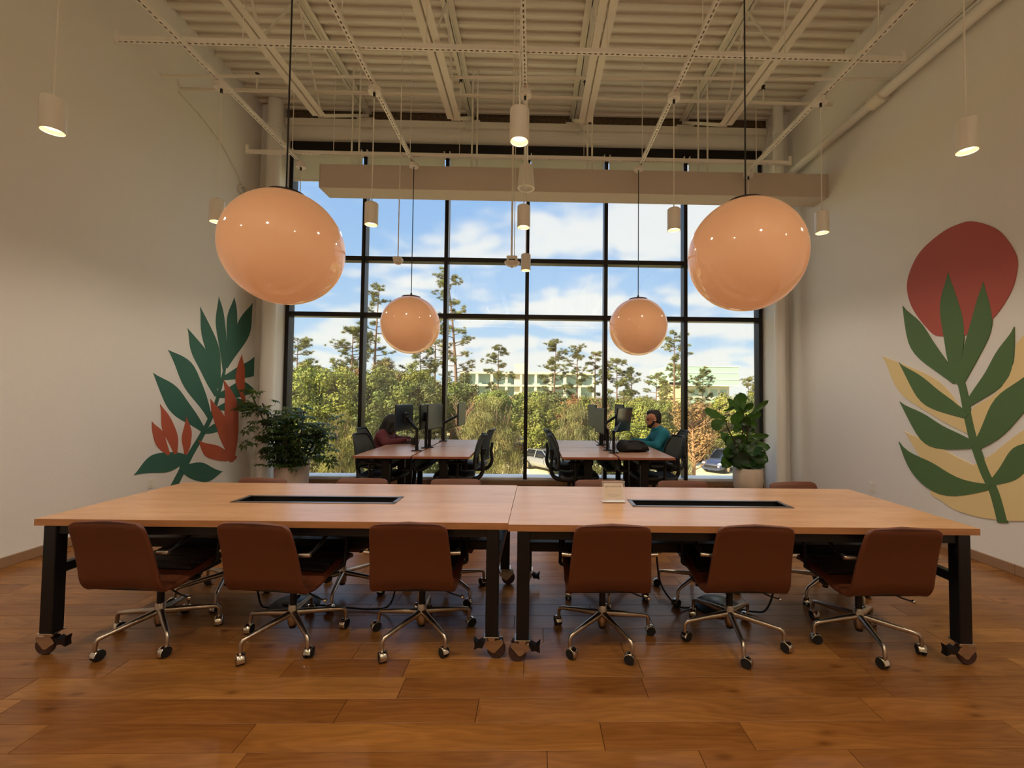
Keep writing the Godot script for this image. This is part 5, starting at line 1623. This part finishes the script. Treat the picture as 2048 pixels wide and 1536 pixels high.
func build_outdoors() -> void:
	make_foliage()
	struct("ground", B.new().mm(Vector3(-160, GY - 0.5, -260), Vector3(160, GY, -7.6)), tri_map(mat(Color(1, 1, 1), 0.95), noise_tex(61, 0.02, rgb(150, 140, 92), rgb(196, 182, 128)), Vector3.ONE * 0.08))
	struct("street", B.new().mm(Vector3(-60, GY, -38), Vector3(60, GY + 0.02, -12)), tri_map(mat(Color(1, 1, 1), 0.9), noise_tex(62, 0.03, rgb(206, 194, 158), rgb(226, 214, 176)), Vector3.ONE * 0.15))
	struct("wall_foundation", B.new().mm(Vector3(XL - 0.25, GY, -7.5), Vector3(XR + 0.25, -0.4, ZB + 0.2)), mat(rgb(200, 196, 186), 0.8))
	struct("sill_ledge", B.new().mm(Vector3(-4.3, -0.1, -7.72), Vector3(4.1, 0.08, -7.3), 0.01), mat(rgb(250, 251, 252), 0.5))
	for i in 7:
		struct("marking_line", B.new().mm(Vector3(-9.0 + i * 2.9, GY + 0.02, -36.2), Vector3(-8.88 + i * 2.9, GY + 0.026, -30.5)), mat(rgb(246, 240, 214), 0.8))
	car("silver grey car parked facing the building behind the right desk chairs", Vector3(1.25, GY + 0.02, -32.4), deg_to_rad(-52), rgb(150, 152, 160), 1.46)
	car("dark blue car parked behind the potted fig", Vector3(14.6, GY + 0.02, -33.0), deg_to_rad(-140), rgb(44, 52, 88), 1.5)
	car("grey car half hidden by shrubs behind the umbrella tree", Vector3(-14.0, GY + 0.02, -33.5), deg_to_rad(-60), rgb(110, 116, 134), 1.5)
	# hedges
	for hd in [[1068.0, 38.0, 891.0, 4.0, Color(0.20, 0.10, 0.05), "clipped reddish brown hedge behind the parked silver car"], [1150.0, 38.5, 893.0, 3.2, Color(0.16, 0.15, 0.05), "clipped olive hedge right of the silver car"], [1425.0, 37.0, 880.0, 3.6, Color(0.2, 0.19, 0.06), "clipped yellow-green hedge beside the dark blue car"]]:
		var t := thing("hedge", hd[5], "hedge", spot(hd[0], hd[1]))
		var rng := RandomNumberGenerator.new()
		rng.seed = int(hd[0])
		var at := []
		var h: float = tall(hd[2], hd[1])
		for i in 260: at.append(Vector3(rng.randf_range(-hd[3] / 2, hd[3] / 2), rng.randf_range(0.1, h), rng.randf_range(-0.6, 0.6)))
		obj("branches", B.new().mm(Vector3(-hd[3] / 2 + 0.2, 0, -0.35), Vector3(hd[3] / 2 - 0.2, h - 0.3, 0.35), 0.1), mat(rgb(54, 44, 30), 0.95), t)
		foliage(t, clump, at, 0.28, hd[4], 0.4, rng)
	# tall pines
	pine(912, 50, 546, 0.72, 2.3, 34, 0.055, "tallest pine, its bent trunk rising just left of the window's middle", 1)
	pine(752, 52, 577, 0.62, 2.2, 26, -0.02, "tall thin pine just left of the left small globe", 2)
	pine(708, 52, 664, 0.42, 2.5, 26, 0.0, "round-headed pine left of the left window bar", 3)
	pine(600, 56, 686, 0.4, 2.3, 20, 0.0, "pine with an open crown at the left edge of the window", 4)
	pine(846, 55, 690, 0.5, 2.4, 20, 0.03, "slim pine behind the left small globe", 5)
	pine(872, 58, 640, 0.5, 1.9, 18, 0.0, "thin pine close left of the tallest pine", 6)
	pine(998, 60, 696, 0.55, 2.0, 24, 0.0, "small pointed pine left of the window's centre bar", 7)
	pine(1110, 55, 682, 0.72, 1.9, 36, -0.02, "dense upright pine just right of the window's centre bar", 8)
	pine(1156, 60, 692, 0.62, 1.9, 24, 0.0, "reddish open pine second to the right of the centre bar", 9)
	pine(1192, 62, 704, 0.55, 1.7, 20, 0.0, "slim pine third to the right of the centre bar", 10)
	pine(1236, 58, 718, 0.7, 2.2, 34, 0.0, "bushy pine below the right small globe", 11)
	pine(1266, 60, 736, 0.7, 1.8, 26, 0.0, "pine right of the bushy pine below the right globe", 12)
	pine(1352, 52, 666, 0.3, 2.0, 12, 0.0, "tall sparse pine at the right window bar", 13)
	pine(1352, 58, 728, 0.6, 2.0, 24, 0.0, "lower pine beneath the tall sparse one at the right window bar", 14)
	pine(1316, 66, 748, 0.65, 2.1, 24, 0.0, "pine between the two right window bars in front of the cream wall", 15)
	pine(1410, 58, 738, 0.65, 1.9, 26, 0.0, "pine in front of the glass building", 16)
	pine(1503, 70, 752, 0.6, 1.8, 18, 0.0, "small pine at the right edge of the window", 17)
	# the belt of broad-leaved trees
	var rng := RandomNumberGenerator.new()
	rng.seed = 77
	var prof := [[570, 722], [640, 724], [700, 735], [760, 716], [830, 722], [900, 752], [960, 778], [1000, 782], [1060, 778], [1110, 790], [1170, 792], [1240, 796], [1300, 786], [1350, 796], [1400, 804], [1460, 792], [1530, 788]]
	var cols := [Color(0.15, 0.19, 0.045), Color(0.20, 0.23, 0.05), Color(0.12, 0.15, 0.045), Color(0.24, 0.26, 0.055), Color(0.20, 0.16, 0.06)]
	for i in 40:
		var u := 545.0 + 1010.0 * (i + rng.randf_range(-0.3, 0.3)) / 39.0
		var v := 740.0
		for k in prof.size() - 1:
			if u >= prof[k][0] and u <= prof[k + 1][0]: v = lerpf(prof[k][1], prof[k + 1][1], (u - prof[k][0]) / (prof[k + 1][0] - prof[k][0]))
		var near := i % 2 == 0
		var ci := rng.randi() % 5
		broad(u, rng.randf_range(40, 45) if near else rng.randf_range(47, 54), v + rng.randf_range(0, 16) + (26.0 if near and u < 900 else 0.0), rng.randf_range(1.9, 2.6), cols[ci], belt_label(u, near, ci), 200 + i, "trees beyond the car park")
	broad(655, 36, 735, 2.6, Color(0.26, 0.30, 0.05), "bright yellow-green tree behind the umbrella tree plant", 301, "", 70)
	broad(600, 37, 742, 2.2, Color(0.18, 0.24, 0.045), "green tree at the lower left edge of the window", 302, "", 60)
	broad(780, 37, 745, 2.5, Color(0.16, 0.2, 0.045), "mid green tree right of the left window bar", 303, "", 70)
	broad(845, 38, 762, 2.0, Color(0.15, 0.17, 0.06), "dull green tree behind the left monitors", 304, "", 60)
	broad(997, 36, 772, 1.9, Color(0.18, 0.24, 0.05), "fresh green tree left of the window's centre bar", 305, "", 60)
	broad(1083, 34, 790, 1.7, Color(0.23, 0.26, 0.06), "light green tree right of the window's centre bar", 306, "", 60)
	broad(1137, 40, 792, 1.7, Color(0.30, 0.15, 0.06), "rust coloured autumn tree right of the window's centre bar", 307, "", 50)
	broad(712, 47, 722, 1.5, Color(0.30, 0.16, 0.07), "rust coloured tree top at the left window bar", 308, "", 40)
	broad(1275, 33, 800, 1.6, Color(0.27, 0.30, 0.06), "yellow-green tree behind the bearded person", 309, "", 60)
	broad(1475, 40, 790, 2.2, Color(0.28, 0.30, 0.06), "yellow-green tree behind the potted fig", 310, "", 60)
	# shrubs in front of the car park
	bush("shrub", 985, 19, 792, 1.5, Color(0.25, 0.24, 0.09), spray, 0.42, "big feathery olive shrub between the two desk clusters", "shrub", 1, 300)
	bush("shrub", 1155, 21, 812, 1.4, Color(0.24, 0.24, 0.10), spray, 0.4, "feathery grey-green shrub behind the right monitors", "shrub", 2, 260)
	bush("shrub", 690, 22, 826, 1.0, Color(0.30, 0.29, 0.09), spray, 0.4, "wispy yellow-green shrub beside the umbrella tree plant", "shrub", 3, 180)
	bush("shrub", 640, 24, 850, 1.3, Color(0.2, 0.2, 0.08), clump, 0.34, "low shrub behind the umbrella tree pot", "shrub", 4, 150)
	bush("shrub", 800, 21, 862, 1.9, Color(0.17, 0.19, 0.06), clump, 0.32, "round shrub below the left desk cluster window", "shrub", 5, 200)
	bush("shrub", 900, 23, 880, 1.6, Color(0.16, 0.18, 0.06), clump, 0.32, "low shrub seen under the left desks", "shrub", 6, 160)
	bush("shrub", 1230, 22, 872, 1.8, Color(0.19, 0.2, 0.06), clump, 0.32, "round shrub seen over the right desks", "shrub", 7, 180)
	bush("shrub", 1340, 22, 868, 1.2, Color(0.22, 0.20, 0.07), spray, 0.36, "olive shrub right of the bearded person's chair", "shrub", 8, 180)
	bush("shrub", 735, 26, 895, 1.4, Color(0.22, 0.2, 0.07), clump, 0.32, "low olive shrub left of the left desks", "shrub", 9, 140)
	bare(1062, 41, 786, rgb(132, 112, 100), Color(0.2, 0.15, 0.06), 0, "bare grey-twigged tree at the window's centre bar", 1)
	bare(935, 34, 800, rgb(150, 120, 100), Color(0.3, 0.17, 0.08), 0, "bare brown tree behind the right monitor of the left desks", 2)
	bare(1390, 24, 808, rgb(168, 128, 96), Color(0.34, 0.22, 0.1), 50, "nearly bare tan tree left of the potted fig", 3)
	bare(1205, 36, 800, rgb(150, 120, 96), Color(0.3, 0.17, 0.08), 0, "bare tan tree behind the right desk monitors", 4)
	# buildings beyond the trees
	var white := mat(rgb(206, 203, 186), 0.7)
	var pane_m := mat(rgb(150, 176, 168), 0.15)
	var b1 := thing("office_building", "long low white building with open storeys behind the trees, centre of the window", "building", Vector3(-0.3, GY, -98))
	for k in 4:
		obj("floor_slab", B.new().mm(Vector3(-15, 2.2 + k * 2.6, -6), Vector3(13.5, 2.6 + k * 2.6, 6)), white, b1)
	for i in 10:
		obj("column", B.new().mm(Vector3(-14.6 + i * 3.08, 0, 5.2), Vector3(-14.1 + i * 3.08, 10.4, 5.9)), white, b1)
		if i < 9:
			for k in 3: obj("window", B.new().mm(Vector3(-14.1 + i * 3.08, 2.6 + k * 2.6, 4.2), Vector3(-11.6 + i * 3.08, 4.8 + k * 2.6, 4.4)), pane_m, b1)
	obj("stair_tower", B.new().mm(Vector3(-3.5, 0, 3), Vector3(-0.5, 12.2, 5)), white, b1)
	var fence := thing("fence", "long orange-brown two-rail fence in front of the white building", "fence", Vector3(4.5, GY, -80))
	for y in [4.3, 5.0]: obj("rail", B.new().mm(Vector3(-9.5, y, -0.1), Vector3(9.5, y + 0.16, 0.1)), mat(rgb(176, 96, 64), 0.7), fence)
	for i in 7: obj("post", B.new().mm(Vector3(-9.4 + i * 3.1, 0, -0.1), Vector3(-9.2 + i * 3.1, 5.2, 0.1)), mat(rgb(176, 96, 64), 0.7), fence)
	var b2 := thing("office_building", "modern building with an overhanging pale glass upper storey at the right", "building", Vector3(38, GY, -110))
	obj("lower_block", B.new().mm(Vector3(-4.5, 0, -8), Vector3(9, 8.2, 6)), mat(rgb(206, 206, 200), 0.7), b2)
	obj("cream_wall", B.new().mm(Vector3(-7.5, 0, 5), Vector3(-3.0, 9.0, 8)), mat(rgb(236, 218, 158), 0.7), b2)
	obj("glass_storey", B.new().mm(Vector3(-6.0, 8.2, -9), Vector3(10.4, 12.8, 8)), mat(rgb(160, 192, 184), 0.12), b2)
	for k in 4: obj("floor_line", B.new().mm(Vector3(-6.1, 8.2 + k * 1.5, 7.9), Vector3(10.5, 8.32 + k * 1.5, 8.1)), mat(rgb(226, 236, 228), 0.5), b2)
	for i in 5:
		for k in 3: obj("window", B.new().mm(Vector3(-2.4 + i * 2.3, 1.0 + k * 2.4, 6.0), Vector3(-0.8 + i * 2.3, 2.6 + k * 2.4, 6.1)), pane_m, b2)

func _ready() -> void:
	set_camera()
	set_sky()
	materials()
	build_floor()
	build_walls()
	build_window()
	build_ceiling()
	build_services()
	build_lamps()
	build_murals()
	build_tables()
	build_conference_chairs()
	build_desks()
	build_task_chairs()
	build_people()
	build_plants()
	build_outdoors()
